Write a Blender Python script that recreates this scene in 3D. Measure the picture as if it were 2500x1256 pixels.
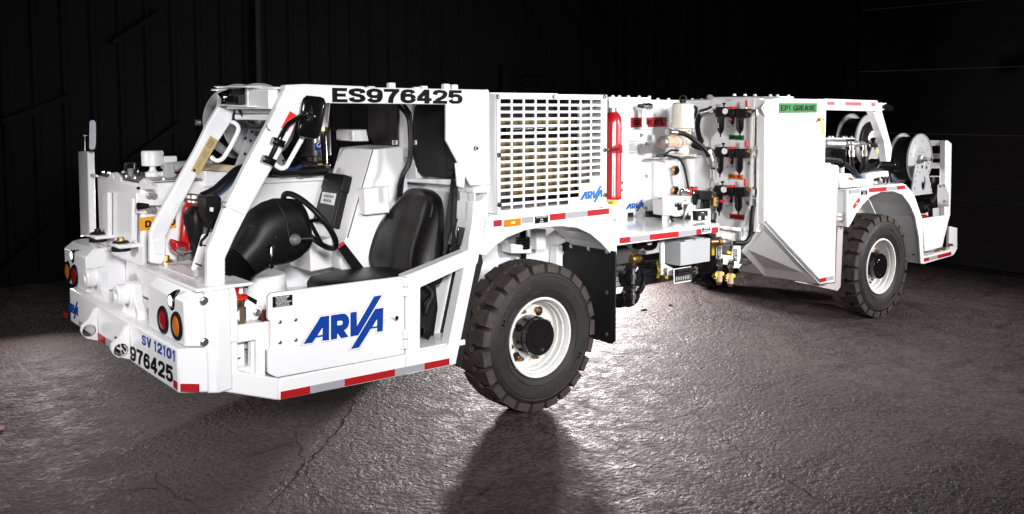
import bpy, bmesh, math, random
from mathutils import Vector, Matrix, noise
random.seed(7)
for o in list(bpy.data.objects): bpy.data.objects.remove(o)
S = bpy.context.scene
COL = S.collection
PI = math.pi

# ------------------------------------------------------------------ camera
CAM = Vector((-4.1602, -4.7515, 2.1156)); YAW = 0.6883; PIT = 0.0799; FPX = 2248.4; CY = 445.2
cd = bpy.data.cameras.new('camera'); cam = bpy.data.objects.new('camera', cd); COL.objects.link(cam)
cam.location = CAM; cam.rotation_euler = (PI/2-PIT, 0, -YAW)
cd.sensor_width = 36; cd.lens = FPX/2500*36; cd.shift_y = -(628-CY)/2500; cd.clip_end = 200; cd.clip_start = .05
S.camera = cam
# ------------------------------------------------------------------ world, lamps, exposure
w = bpy.data.worlds.new('World'); S.world = w; w.use_nodes = True
w.node_tree.nodes['Background'].inputs[0].default_value = (.9, .92, 1, 1)
w.node_tree.nodes['Background'].inputs[1].default_value = 0.012
S.view_settings.view_transform = 'Standard'; S.view_settings.look = 'None'
S.view_settings.exposure = 0; S.view_settings.gamma = 1; S.view_settings.use_curve_mapping = False
def area(name, loc, target, size, power, col=(1, 1, 1), sizey=None, spread=None):
    l = bpy.data.lights.new(name, 'AREA'); l.energy = power; l.color = col; l.size = size
    if sizey: l.shape = 'RECTANGLE'; l.size_y = sizey
    if spread: l.spread = math.radians(spread)
    o = bpy.data.objects.new(name, l); COL.objects.link(o); o.location = loc
    o.rotation_euler = (Vector(target)-Vector(loc)).to_track_quat('-Z', 'Y').to_euler()
    return o
area('flash_right', (4.6, -5.2, 3.3), (2.6, .2, 1.2), .6, 96, (1, .985, .98), None, 80)
area('fill_middle', (-.6, -5.6, 3.0), (1.6, .5, 1.4), .5, 56, (1, .99, .99), None, 60)  # added fill lamp, brightens the middle bay that flash_left hardly reaches
area('flash_left', (-3.9, -5.0, 2.8), (-1.7, .2, 1.2), .6, 66, (1, .99, 1), None, 70)
area('flash_front', (-6.4, 1.4, 2.6), (-2.2, 1.0, 1.0), .6, 13, (1, .98, .98), None, 50)
area('fill_rear', (7.4, -3.6, 2.6), (4.9, .3, 1.2), .5, 45, (1, .99, .98), None, 70)  # added fill lamp, lifts the rear end of the truck
area('flash_behind', (4.35, 5.0, .80), (.9, -.6, -.1), .45, 620, (1, .915, .90), None, 160)
area('flash_under', (3.7, 3.1, .62), (2.6, 1.0, 0), .3, 95, (1, .92, .91), None, 150)
area('flash_behind_front', (-2.15, 4.7, .85), (-3.4, .8, .0), .3, 30, (1, .915, .90), None, 150)

# ------------------------------------------------------------------ measuring: a photograph pixel laid on a real plane
cy_, sy_ = math.cos(YAW), math.sin(YAW); cp_, sp_ = math.cos(PIT), math.sin(PIT)
FW = Vector((sy_*cp_, cy_*cp_, -sp_)); RT = Vector((cy_, -sy_, 0)); UP = RT.cross(FW)
FR = {  # magnified views the outlines were measured in: scale, left, top
 'F': (1, 0, 0), 'Z1': (3.14, 130, 180), 'Z2': (2.854, 130, 560), 'Z3': (3.14, 500, 180), 'Z4': (2.854, 540, 560),
 'Z5': (3.14, 850, 180), 'Z6': (2.511, 1000, 520), 'Z7': (3.489, 1180, 200), 'Z8': (3.925, 1480, 220),
 'M1': (4.83, 1480, 500), 'M2': (3.694, 1820, 220), 'M3': (3.694, 1800, 460), 'M4': (3.92, 1700, 240),
 'M5': (4.653, 480, 190), 'M6': (3.927, 230, 360), 'N1': (3.694, 330, 640), 'N2': (4.487, 540, 440),
 'N3': (4.653, 900, 430), 'N4': (4.186, 990, 600), 'N5': (7.39, 1560, 230), 'N6': (10.46, 1590, 440),
 'N7': (5.709, 1990, 260), 'N8': (3.589, 2160, 310), 'B8': (4.185, 140, 560)}
def at(fr, px, py, x=None, y=None, z=None, pt=None, n=None):
    s, ox, oy = FR[fr]; px = px/s+ox; py = py/s+oy
    d = RT*((px-1250)/FPX)-UP*((py-CY)/FPX)+FW
    if x is not None: t = (x-CAM.x)/d.x
    elif y is not None: t = (y-CAM.y)/d.y
    elif z is not None: t = (z-CAM.z)/d.z
    else: t = (Vector(pt)-CAM).dot(n)/d.dot(n)
    return CAM+d*t
def P(fr, pts, **k): return [at(fr, a, b, **k) for a, b in pts]
def P3(fr, pts): return [at(fr, a, b, y=c) for a, b, c in pts]

# ------------------------------------------------------------------ materials
MAT = {}
def mat(name, col, rough=.4, metal=0, bump=0, bscale=60, spec=.5, coat=0, var=0, vscale=3, emit=None, estr=1, trans=0, dirt=None, dscale=4, dpos=(.55, .75)):
    m = bpy.data.materials.new(name); m.use_nodes = True; nt = m.node_tree; b = nt.nodes['Principled BSDF']
    b.inputs['Base Color'].default_value = (*col, 1); b.inputs['Roughness'].default_value = rough
    b.inputs['Metallic'].default_value = metal; b.inputs['Specular IOR Level'].default_value = spec
    b.inputs['Coat Weight'].default_value = coat; b.inputs['Coat Roughness'].default_value = .08
    b.inputs['Transmission Weight'].default_value = trans
    tc = nt.nodes.new('ShaderNodeTexCoord')
    if emit: b.inputs['Emission Color'].default_value = (*emit, 1); b.inputs['Emission Strength'].default_value = estr
    if var or dirt:
        n = nt.nodes.new('ShaderNodeTexNoise'); n.inputs['Scale'].default_value = vscale; n.inputs['Detail'].default_value = 6; n.inputs['Roughness'].default_value = .65
        nt.links.new(tc.outputs['Object'], n.inputs['Vector'])
        mx = nt.nodes.new('ShaderNodeMix'); mx.data_type = 'RGBA'
        mx.inputs[6].default_value = (*[c*(1-var) for c in col], 1); mx.inputs[7].default_value = (*[min(1, c*(1+var)) for c in col], 1)
        r = nt.nodes.new('ShaderNodeMapRange'); r.inputs[1].default_value = .3; r.inputs[2].default_value = .7
        nt.links.new(n.outputs[0], r.inputs[0]); nt.links.new(r.outputs[0], mx.inputs[0])
        out = mx.outputs[2]
        if dirt:
            n2 = nt.nodes.new('ShaderNodeTexNoise'); n2.inputs['Scale'].default_value = dscale; n2.inputs['Detail'].default_value = 9; n2.inputs['Roughness'].default_value = .7
            nt.links.new(tc.outputs['Object'], n2.inputs['Vector'])
            r2 = nt.nodes.new('ShaderNodeMapRange'); r2.inputs[1].default_value = dpos[0]; r2.inputs[2].default_value = dpos[1]; r2.inputs[4].default_value = .6
            nt.links.new(n2.outputs[0], r2.inputs[0])
            m2 = nt.nodes.new('ShaderNodeMix'); m2.data_type = 'RGBA'; m2.inputs[7].default_value = (*dirt, 1)
            nt.links.new(out, m2.inputs[6]); nt.links.new(r2.outputs[0], m2.inputs[0]); out = m2.outputs[2]
        nt.links.new(out, b.inputs['Base Color'])
        rr = nt.nodes.new('ShaderNodeMapRange'); rr.inputs[3].default_value = rough*.8; rr.inputs[4].default_value = min(1, rough*1.25)
        nt.links.new(n.outputs[0], rr.inputs[0]); nt.links.new(rr.outputs[0], b.inputs['Roughness'])
    if bump:
        n = nt.nodes.new('ShaderNodeTexNoise'); n.inputs['Scale'].default_value = bscale; n.inputs['Detail'].default_value = 4
        nt.links.new(tc.outputs['Object'], n.inputs['Vector'])
        bp = nt.nodes.new('ShaderNodeBump'); bp.inputs['Strength'].default_value = bump; bp.inputs['Distance'].default_value = .004
        nt.links.new(n.outputs[0], bp.inputs['Height']); nt.links.new(bp.outputs[0], b.inputs['Normal'])
    MAT[name] = m; return m
WH = mat('white_paint', (.78, .78, .785), .3, bump=.06, bscale=9, coat=.25, var=.025, vscale=2.5, dirt=(.6, .57, .53), dscale=5, dpos=(.66, .9))
RIMW = mat('rim_white_paint', (.74, .73, .70), .4, bump=.1, bscale=40, var=.04, dirt=(.22, .19, .16), dscale=11, dpos=(.54, .72))
GREYP = mat('reel_grey_paint', (.36, .36, .37), .4, bump=.05, bscale=20, var=.04)
BOXG = mat('enclosure_grey', (.36, .37, .38), .45, bump=.05, bscale=60, var=.03)
CREAM = mat('cream_enamel', (.68, .62, .53), .3, coat=.3, var=.03)
BLKP = mat('black_plastic', (.005, .0046, .0048), .42, spec=.2, bump=.15, bscale=300, var=.1)
BLKG = mat('black_gloss', (.005, .0047, .005), .16, coat=.25)
BLKM = mat('black_rubber_mat', (.009, .0083, .0085), .6, spec=.3, bump=.2, bscale=90, var=.2, dirt=(.03, .028, .026), dscale=11, dpos=(.66, .85))
LEATH = mat('black_vinyl', (.005, .0043, .0042), .36, spec=.28, bump=.25, bscale=220, var=.12)
LEATH2 = mat('dark_brown_vinyl', (.011, .0072, .0055), .5, spec=.22, bump=.25, bscale=220, var=.1)
RUB = mat('tyre_rubber', (.017, .0148, .0145), .6, spec=.35, bump=.3, bscale=120, var=.2, vscale=9, dirt=(.045, .038, .034), dscale=7, dpos=(.5, .8))
TREAD = mat('tread_rubber_dusty', (.050, .041, .036), .8, spec=.2, bump=.5, bscale=70, var=.25, vscale=12, dirt=(.095, .078, .068), dscale=12, dpos=(.5, .8))
HOSE = mat('hose_rubber', (.005, .005, .0055), .45, spec=.25, bump=.1, bscale=200)
CHR = mat('chrome', (.72, .71, .70), .16, 1)
STEEL = mat('zinc_steel', (.55, .54, .52), .32, 1, bump=.1, bscale=90, var=.1)
ALU = mat('cast_aluminium', (.52, .51, .49), .45, 1, bump=.2, bscale=70, var=.1)
BRASS = mat('brass', (.55, .36, .13), .3, 1, var=.12, vscale=20)
COPPER = mat('bronze_fitting', (.45, .26, .14), .38, 1, var=.2, vscale=30)
GOLD = mat('gold_plate', (.62, .47, .22), .38, .55, var=.06)
REDP = mat('red_enamel', (.36, .006, .010), .22, coat=.4, var=.05)
REDR = mat('red_plastic', (.62, .02, .03), .35)
TAPER = mat('tape_red', (.36, .006, .010), .4, bump=.12, bscale=500)
TAPEG = mat('tape_silver', (.36, .36, .38), .35, .15, bump=.12, bscale=500)
STKR = mat('sticker_red', (.80, .012, .012), .4)
BLUE = mat('decal_blue', (.004, .040, .26), .4, spec=.3)
BLUE2 = mat('decal_sky_blue', (.008, .115, .40), .4)
BLUEH = mat('hose_blue', (.006, .026, .085), .45, spec=.3)
SILV = mat('decal_silver', (.55, .56, .58), .35)
BLK = mat('decal_black', (.004, .004, .0045), .5, spec=.12)
WHT = mat('decal_white', (.75, .75, .75), .4)
GREN = mat('label_green', (.022, .17, .035), .45, spec=.2)
ORNG = mat('label_orange', (.70, .18, .03), .45, spec=.25)
YELL = mat('label_yellow', (.82, .62, .02), .4)
AMBY = mat('label_amber_yellow', (.80, .36, .01), .4)
YPL = mat('yellow_plastic', (.78, .55, .02), .4)
LRED = mat('lens_red', (.30, .003, .006), .25, coat=.25, bump=.4, bscale=120)
LAMB = mat('lens_amber', (.55, .14, .004), .25, coat=.25, bump=.6, bscale=220)
LLIT = mat('amber_lamp_lit', (.75, .17, .005), .3, coat=.5, emit=(1, .20, .005), estr=.2)
LLIT2 = mat('amber_bulb_lit', (1, .6, .2), .3, emit=(1, .6, .2), estr=1.4)
HEAD = mat('headlamp_lit', (1, 1, 1), .3, emit=(1, .98, .95), estr=3)
MIRR = mat('mirror_painted_glare', (.66, .66, .74), .3, .35, coat=.6)  # pale lavender base stands in for a flash reflected in the mirror
CLEAR = mat('clear_plastic', (.9, .9, .9), .05, trans=1)
AMBG = mat('grease_glass', (.62, .40, .27), .12, coat=.6)
PINK = mat('tea_plastic', (.62, .42, .30), .2, coat=.4)
TEA = mat('tea_tank', (.55, .45, .32), .35)
LCD = mat('lcd_green', (.02, .045, .01), .2, emit=(.03, .07, .01), estr=.5)
SEAM = mat('seam_dark', (.10, .10, .10), .6)
DARK = mat('dark_chassis', (.010, .0095, .009), .5, bump=.2, bscale=40, var=.3)
def mk_core():
    m = bpy.data.materials.new('radiator_core'); m.use_nodes = True; nt = m.node_tree; b = nt.nodes['Principled BSDF']
    tc = nt.nodes.new('ShaderNodeTexCoord'); b.inputs['Roughness'].default_value = .5; b.inputs['Metallic'].default_value = .25
    wv = nt.nodes.new('ShaderNodeTexWave'); wv.inputs['Scale'].default_value = 42; wv.bands_direction = 'X'
    nt.links.new(tc.outputs['Object'], wv.inputs[0])
    mp = nt.nodes.new('ShaderNodeMapping'); mp.inputs['Scale'].default_value = (9, 1, 26); nt.links.new(tc.outputs['Object'], mp.inputs[0])
    n = nt.nodes.new('ShaderNodeTexNoise'); n.inputs['Scale'].default_value = 1; n.inputs['Detail'].default_value = 1; nt.links.new(mp.outputs[0], n.inputs[0])
    cr = nt.nodes.new('ShaderNodeValToRGB'); e = cr.color_ramp.elements
    e[0].position = .38; e[0].color = (.07, .085, .07, 1); e[1].position = .62; e[1].color = (.34, .20, .045, 1)
    k = e.new(.5); k.color = (.24, .19, .065, 1)
    nt.links.new(n.outputs[0], cr.inputs[0])
    mx = nt.nodes.new('ShaderNodeMix'); mx.data_type = 'RGBA'; mx.blend_type = 'MULTIPLY'; mx.inputs[0].default_value = .55
    nt.links.new(cr.outputs[0], mx.inputs[6]); nt.links.new(wv.outputs[0], mx.inputs[7]); nt.links.new(mx.outputs[2], b.inputs[0])
    return m
CORE = mk_core()

# ------------------------------------------------------------------ mesh builder
class MB:
    def __init__(s): s.v = []; s.f = []; s.m = []; s.p = []
    def add(s, vs, fs, m=0):
        o = len(s.v); fo = len(s.f); s.v += [tuple(v) for v in vs]; s.f += [[i+o for i in f] for f in fs]; s.m += [m]*len(fs); s.p.append((o, len(s.v), fo, len(s.f)))
        return s
    def prism(s, pts, vec, m=0):
        pts = [Vector(p) for p in pts]; vec = Vector(vec); n = len(pts)
        s.add(pts+[p+vec for p in pts], [list(range(n)), list(range(2*n-1, n-1, -1))]+[[i, (i+1) % n, n+(i+1) % n, n+i] for i in range(n)], m); return s
    def box(s, lo, hi, m=0):
        a, b = Vector(lo), Vector(hi)
        return s.prism([(a.x, a.y, a.z), (b.x, a.y, a.z), (b.x, b.y, a.z), (a.x, b.y, a.z)], (0, 0, b.z-a.z), m)
    def hexa(s, q0, q1, m=0):
        n = len(q0)
        s.add(list(q0)+list(q1), [list(range(n)), list(range(2*n-1, n-1, -1))]+[[i, (i+1) % n, n+(i+1) % n, n+i] for i in range(n)], m); return s
    def rings(s, R, m=0, cap=True, close=False):
        n = len(R[0]); vs = [p for r in R for p in r]; fs = []
        k = len(R)
        for i in range(k if close else k-1):
            j = (i+1) % k
            for a in range(n): b = (a+1) % n; fs.append([i*n+a, i*n+b, j*n+b, j*n+a])
        if cap and not close: fs.append(list(range(n))[::-1]); fs.append(list(range((k-1)*n, k*n)))
        s.add(vs, fs, m); return s
    def cyl(s, p0, p1, r0, r1=None, n=20, m=0):
        return s.lathe(p0, Vector(p1)-Vector(p0), [(r0, 0), (r0 if r1 is None else r1, 1)], n, m, True)
    def lathe(s, o, ax, prof, n=28, m=0, rel=False, cap=True):
        o = Vector(o); ax = Vector(ax); L = ax.length if rel else 1; a = ax.normalized()
        u = a.orthogonal().normalized(); v = a.cross(u)
        R = [[o+a*(t*L)+(u*math.cos(2*PI*k/n)+v*math.sin(2*PI*k/n))*max(r, 1e-4) for k in range(n)] for r, t in prof]
        return s.rings(R, m, cap)
    def tube(s, pts, r, n=8, m=0, smooth=True, sub=6, ridge=0):
        pts = [Vector(p) for p in pts]
        if smooth and len(pts) > 2:
            q = []
            for i in range(len(pts)-1):
                p0 = pts[max(i-1, 0)]; p1 = pts[i]; p2 = pts[i+1]; p3 = pts[min(i+2, len(pts)-1)]
                for k in range(sub):
                    t = k/sub
                    q.append(.5*((2*p1)+(p2-p0)*t+(2*p0-5*p1+4*p2-p3)*t*t+(3*p1-p0-3*p2+p3)*t**3))
            q.append(pts[-1]); pts = q
        R = []; u = None
        for i, p in enumerate(pts):
            d = (pts[min(i+1, len(pts)-1)]-pts[max(i-1, 0)]).normalized()
            if u is None: u = d.orthogonal().normalized()
            u = (u-d*u.dot(d)).normalized(); v = d.cross(u)
            R.append([p+(u*math.cos(2*PI*k/n)+v*math.sin(2*PI*k/n))*r for k in range(n)])
        return s.rings(R, m)
    def torus(s, c, ax, R, r, n=40, k=10, m=0, a0=0, a1=2*PI):
        c = Vector(c); a = Vector(ax).normalized(); u = a.orthogonal().normalized(); v = a.cross(u); out = []
        full = abs(a1-a0-2*PI) < 1e-6
        for i in range(n if full else n+1):
            t = a0+(a1-a0)*i/n; d = u*math.cos(t)+v*math.sin(t)
            out.append([c+d*(R+r*math.cos(2*PI*j/k))+a*(r*math.sin(2*PI*j/k)) for j in range(k)])
        return s.rings(out, m, True, full)
    def bolt(s, p, ax, r=.012, h=.008, m=0):
        p = Vector(p); ax = Vector(ax).normalized()
        s.cyl(p, p+ax*h*.35, r*1.35, None, 14, m); return s.cyl(p+ax*h*.35, p+ax*h*1.3, r, None, 6, m)
    def text(s, body, fn, bold=.02, m=0, flat=False):
        """letters of the built-in font; fn maps (u 0..1, v 0..1, w 0/1) of the text's own box to a point"""
        c = bpy.data.curves.new('t', 'FONT'); c.body = body; c.offset = bold; c.extrude = .01; c.resolution_u = 3
        o = bpy.data.objects.new('t', c); me = bpy.data.meshes.new_from_object(o)
        vs = [v.co.copy() for v in me.vertices]
        x0 = min(v.x for v in vs); x1 = max(v.x for v in vs); y0 = min(v.y for v in vs); y1 = max(v.y for v in vs)
        s.add([fn((v.x-x0)/(x1-x0), (v.y-y0)/(y1-y0), 1 if v.z > 0 else 0) for v in vs], [list(p.vertices) for p in me.polygons], m)
        bpy.data.objects.remove(o); bpy.data.curves.remove(c); bpy.data.meshes.remove(me); return s
    def textq(s, body, bl, br, tl, bold=.02, m=0, th=.0015):
        bl, br, tl = Vector(bl), Vector(br), Vector(tl); U = br-bl; V = tl-bl; N = U.cross(V).normalized()
        if N.dot(CAM-bl) < 0: N = -N
        return s.text(body, lambda u, v, w: bl+U*u+V*v+N*(w*th+.0006), bold, m)
    def parts(s, name, mats, parent=None, bevel=0, **k):
        """each solid an object of its own"""
        out = []
        for (v0, v1, f0, f1) in s.p:
            q = MB(); q.v = s.v[v0:v1]; q.f = [[i-v0 for i in f] for f in s.f[f0:f1]]; q.m = s.m[f0:f1]; out.append(q.build(name, mats, parent, bevel, **k))
        return out
    def build(s, name, mats, parent=None, bevel=0, seg=2, ang=35, smooth=True, label=None, loc=None):
        me = bpy.data.meshes.new(name); me.from_pydata(s.v, [], s.f)
        mats = mats if isinstance(mats, (list, tuple)) else [mats]
        for m in mats: me.materials.append(m)
        me.polygons.foreach_set('material_index', s.m)
        bm = bmesh.new(); bm.from_mesh(me); bmesh.ops.recalc_face_normals(bm, faces=bm.faces); bm.to_mesh(me); bm.free()
        if smooth:
            me.shade_smooth(); me.set_sharp_from_angle(angle=math.radians(ang))
        o = bpy.data.objects.new(name, me); COL.objects.link(o)
        if parent is not None: o.parent = parent
        if loc is not None: o.location = loc
        if label: o['label'] = label
        if bevel:
            b = o.modifiers.new('bevel', 'BEVEL'); b.width = bevel; b.segments = seg; b.limit_method = 'ANGLE'; b.angle_limit = math.radians(40); b.use_clamp_overlap = True
            b.harden_normals = False
        return o
def thing(name, label, cat, loc=(0, 0, 0), group=None):
    o = bpy.data.objects.new(name, None); COL.objects.link(o); o.location = loc; o['label'] = label; o['category'] = cat
    if group: o['group'] = group
    return o
def tag(o, label, cat, group=None):
    o['label'] = label; o['category'] = cat
    if group: o['group'] = group
    return o
def plate(name, fr, pts, d=.01, mat_=None, parent=None, bevel=.003, x=None, y=None, z=None, label=None, seg=2):
    q = P(fr, pts, x=x, y=y, z=z)
    vec = (d, 0, 0) if x is not None else (0, d, 0) if y is not None else (0, 0, -d)
    return MB().prism(q, vec).build(name, mat_ or WH, parent, bevel, seg, label=label)
def decal_box(fr, c4, off=.002, **k):
    """bl, br, tr, tl as measured, lifted off its plane towards the camera side"""
    q = P(fr, c4, **k)
    n = (q[1]-q[0]).cross(q[3]-q[0]).normalized()
    if n.dot(CAM-q[0]) < 0: n = -n
    return [p+n*off for p in q], n
def lab(name, fr, c4, lines, bg, fg, parent, bold=.03, mx=.06, my=.14, label=None, th=.0015, **k):
    """a stuck-on label: plate + sub-part lettering; lines = list of strings top to bottom"""
    q, n = decal_box(fr, c4, .001, **k)
    pl = MB().prism(q, n*th).build(name, bg, parent, label=label)
    bl, br, tr, tl = [p+n*(th+.0004) for p in q]
    L = len(lines); mb = MB()
    def pt(u, v):
        return (bl*(1-u)+br*u)*(1-v)+(tl*(1-u)+tr*u)*v
    for i, t in enumerate(lines):
        if not t: continue
        v0 = 1-(i+1)/L+my/L*1.0; v1 = 1-i/L-my/L*1.0
        if bold >= .04:
            e = n*.0004; strokes(mb, t, pt(mx, v0)+e, pt(1-mx, v0)+e, pt(1-mx, v1)+e, pt(mx, v1)+e, tx=.27, ty=.19, gap=.13, th=.0006); continue
        wf = len(t)/max(len(x_) for x_ in lines); u_0 = .5-(.5-mx)*wf; u_w = (1-2*mx)*wf
        mb.text(t, lambda u, v, w: pt(u_0+u_w*u, v0+(v1-v0)*v)+n*(w*.001), bold)
    if mb.v: mb.build('lettering', fg, pl)
    return pl
def tape(fr, top, bot, segs, parent, **k):
    """retroreflective tape along an edge; top/bot = two measured points each; segs = (x0, x1, 'r'/'g')"""
    out = MB()
    def ly(l, x): (a, b), (c, d) = l; return b+(d-b)*(x-a)/(c-a)
    for x0, x1, c in segs:
        q, n = decal_box(fr, [(x0, ly(bot, x0)), (x1, ly(bot, x1)), (x1, ly(top, x1)), (x0, ly(top, x0))], .0008, **k)
        out.prism(q, n*.0008, 0 if c == 'r' else 1)
    return out.build('reflective_tape', [TAPER, TAPEG], parent)
def hose(name, fr, pts, r, mat_=None, parent=None, ends=True, n=10):
    q = P3(fr, pts); mb = MB().tube(q, r, n, 0)
    if ends:
        for a, b in ((q[0], q[1]), (q[-1], q[-2])):
            d = (b-a).normalized(); mb.cyl(a, a+d*r*3.4, r*1.25, None, 12, 1); mb.cyl(a-d*r*1.4, a, r*1.5, None, 6, 1)
    return mb.build(name, [mat_ or HOSE, STEEL], parent)
def bolts(name, pts, ax, r, h, m, parent):
    """one small part per bolt, sharing a mesh"""
    me = None
    for p in pts:
        if me is None: o = MB().bolt((0, 0, 0), ax, r, h).build(name, m, parent, loc=p); me = o.data
        else: o = bpy.data.objects.new(name, me); COL.objects.link(o); o.parent = parent; o.location = p
#==BODY==
from mathutils.geometry import tessellate_polygon
FR['L1'] = (7.85, 720, 710); FR['K5'] = (6.281, 1100, 440); FR['K4'] = (5.233, 880, 240); FR['K6'] = (5.02, 560, 680); FR['K3'] = (9.615, 740, 200)
def holed(mb, outer, holes, vec, m=0):
    """a plate with real holes"""
    loops = [[Vector(p) for p in outer]]+[[Vector(p) for p in h] for h in holes]; vec = Vector(vec)
    flat = [p for l in loops for p in l]; n = len(flat)
    tri = tessellate_polygon(loops)
    fs = [list(t) for t in tri]+[[i+n for i in t][::-1] for t in tri]
    o = 0
    for l in loops:
        k = len(l)
        for i in range(k): a = o+i; b = o+(i+1) % k; fs.append([a, b, b+n, a+n])
        o += k
    mb.add(flat+[p+vec for p in flat], fs, m); return mb
def circ(c, u, v, r, n=20, rv=None):
    c, u, v = Vector(c), Vector(u), Vector(v); rv = rv or r
    return [c+u*(r*math.cos(2*PI*i/n))+v*(rv*math.sin(2*PI*i/n)) for i in range(n)]
def rrect(c, u, v, a, b, r, n=4):
    c, u, v = Vector(c), Vector(u), Vector(v); out = []
    for sx, sy, t0 in ((1, 1, 0), (-1, 1, PI/2), (-1, -1, PI), (1, -1, 1.5*PI)):
        for i in range(n+1):
            t = t0+PI/2*i/n; out.append(c+u*(sx*(a-r)+r*math.cos(t))+v*(sy*(b-r)+r*math.sin(t)))
    return out
X_, Y_, Z_ = Vector((1, 0, 0)), Vector((0, 1, 0)), Vector((0, 0, 1))
# ---- wide bold numerals drawn as broad strokes
GL = {'E': [[(.15, 0), (.15, 1)], [(0, .11), (1, .11)], [(0, .5), (.88, .5)], [(0, .89), (.97, .89)]],
 'S': ['c', [(.84, .66), (.78, .83), (.5, .89), (.22, .83), (.15, .70), (.28, .57), (.5, .51), (.72, .45), (.85, .31), (.78, .17), (.5, .11), (.22, .17), (.15, .34)]],
 '9': ['o', (.5, .66, .35, .23), 'c', [(.85, .68), (.85, .42), (.74, .18), (.5, .11), (.26, .16), (.17, .29)]],
 '6': ['o', (.5, .34, .35, .23), 'c', [(.15, .32), (.15, .58), (.26, .82), (.5, .89), (.74, .84), (.83, .71)]],
 '7': [[(0, .89), (1, .89)], 'c', [(.84, .86), (.62, .62), (.47, .32), (.42, 0)]],
 '4': [[(.68, 0), (.68, 1)], [(0, .28), (1, .28)], [(.62, .93), (.12, .36)]],
 '2': ['c', [(.15, .64), (.22, .83), (.5, .89), (.78, .83), (.85, .68), (.72, .48), (.45, .33), (.22, .16)], [(0, .11), (1, .11)]],
 '5': [[(.12, .89), (.95, .89)], [(.23, .98), (.16, .45)], 'c', [(.17, .49), (.35, .58), (.58, .61), (.80, .52), (.85, .35), (.78, .17), (.5, .11), (.24, .16), (.15, .30)]],
 '1': [[(.60, 0), (.60, 1)], [(.15, .74), (.55, .92)]], 'V': [[(.12, 1), (.5, .06)], [(.88, 1), (.5, .06)]],
 '0': ['o', (.5, .5, .35, .39)], 'O': ['o', (.5, .5, .36, .39)], 'I': [[(.5, 0), (.5, 1)]], 'L': [[(.17, 0), (.17, 1)], [(0, .11), (.95, .11)]],
 'H': [[(.16, 0), (.16, 1)], [(.84, 0), (.84, 1)], [(.1, .5), (.9, .5)]], 'Y': [[(.5, 0), (.5, .5)], [(.08, 1), (.5, .45)], [(.92, 1), (.5, .45)]],
 'D': [[(.16, 0), (.16, 1)], 'c', [(.1, .89), (.45, .89), (.74, .78), (.85, .5), (.74, .22), (.45, .11), (.1, .11)]], '.': [[(.1, .1), (.9, .1)]],
 'P': [[(.16, 0), (.16, 1)], 'c', [(.1, .89), (.55, .89), (.8, .82), (.85, .66), (.8, .5), (.55, .42), (.1, .42)]],
 'R': [[(.16, 0), (.16, 1)], 'c', [(.1, .89), (.55, .89), (.8, .83), (.84, .69), (.78, .55), (.55, .48), (.1, .48)], [(.5, .48), (.86, 0)]],
 'A': [[(.10, 0), (.45, 1)], [(.90, 0), (.55, 1)], [(.2, .3), (.8, .3)]], 'N': [[(.14, 0), (.14, 1)], [(.86, 0), (.86, 1)], [(.14, .95), (.86, .05)]],
 'G': ['c', [(.84, .68), (.76, .84), (.5, .89), (.22, .78), (.15, .5), (.22, .22), (.5, .11), (.76, .18), (.85, .36)], [(.55, .42), (1, .42)], [(.87, 0), (.87, .45)]], '!': [[(.5, .35), (.5, 1)], [(.5, 0), (.5, .2)]]}
def strokes(mb, body, bl, br, tr, tl, tx=.3, ty=.21, gap=.14, m=0, narrow={'1': .6, 'I': .38, '.': .28, '!': .4, 'E': .9, 'L': .85}, th=.0012):
    bl, br, tr, tl = map(Vector, (bl, br, tr, tl)); N = (br-bl).cross(tl-bl).normalized()
    if N.dot(CAM-bl) < 0: N = -N
    ws = [.45 if c == ' ' else narrow.get(c, 1) for c in body]; tot = sum(ws)+gap*(len(body)-1); x = 0; k = 0
    def pt(u, v, o): return (bl*(1-u)+br*u)*(1-v)+(tl*(1-u)+tr*u)*v+N*o
    for c, wd in zip(body, ws):
        if c != ' ':
            G = GL[c]; i = 0
            while i < len(G):
                if G[i] == 'o':
                    cx, cy, rx, ry = G[i+1]; i += 2
                    pts = [(cx+rx*math.copysign(abs(math.cos(t))**.85, math.cos(t)), cy+ry*math.copysign(abs(math.sin(t))**.85, math.sin(t))) for t in [2*PI*j/24 for j in range(25)]]
                else:
                    cur = G[i] == 'c'
                    if cur: i += 1
                    pts = G[i]; i += 1
                    if cur:
                        q = []
                        for j in range(len(pts)-1):
                            p0, p1, p2, p3 = pts[max(j-1, 0)], pts[j], pts[j+1], pts[min(j+2, len(pts)-1)]
                            for s in range(4):
                                t = s/4; q.append(tuple(.5*(2*p1[d]+(p2[d]-p0[d])*t+(2*p0[d]-5*p1[d]+4*p2[d]-p3[d])*t*t+(3*p1[d]-p0[d]-3*p2[d]+p3[d])*t**3) for d in (0, 1)))
                        q.append(pts[-1]); pts = q
                A = []; B = []
                for j, p in enumerate(pts):
                    a = pts[max(j-1, 0)]; b = pts[min(j+1, len(pts)-1)]
                    if pts[0] == pts[-1] and j in (0, len(pts)-1): a = pts[-2]; b = pts[1]
                    dx, dy = b[0]-a[0], b[1]-a[1]; L = math.hypot(dx, dy) or 1; nx, ny = -dy/L, dx/L
                    h = math.hypot(nx*tx, ny*ty)/2
                    A.append((p[0]+nx*h, p[1]+ny*h)); B.append((p[0]-nx*h, p[1]-ny*h))
                k += 1; o0 = .0006+.00008*k
                f = lambda q, o: pt((x+min(1.02, max(-.02, q[0]))*wd)/tot, min(1.01, max(-.01, q[1])), o)
                for j in range(len(pts)-1):
                    Q = [A[j], A[j+1], B[j+1], B[j]]
                    mb.hexa([f(q, o0) for q in Q], [f(q, o0+th) for q in Q], m)
        x += wd+gap
    return mb
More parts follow.
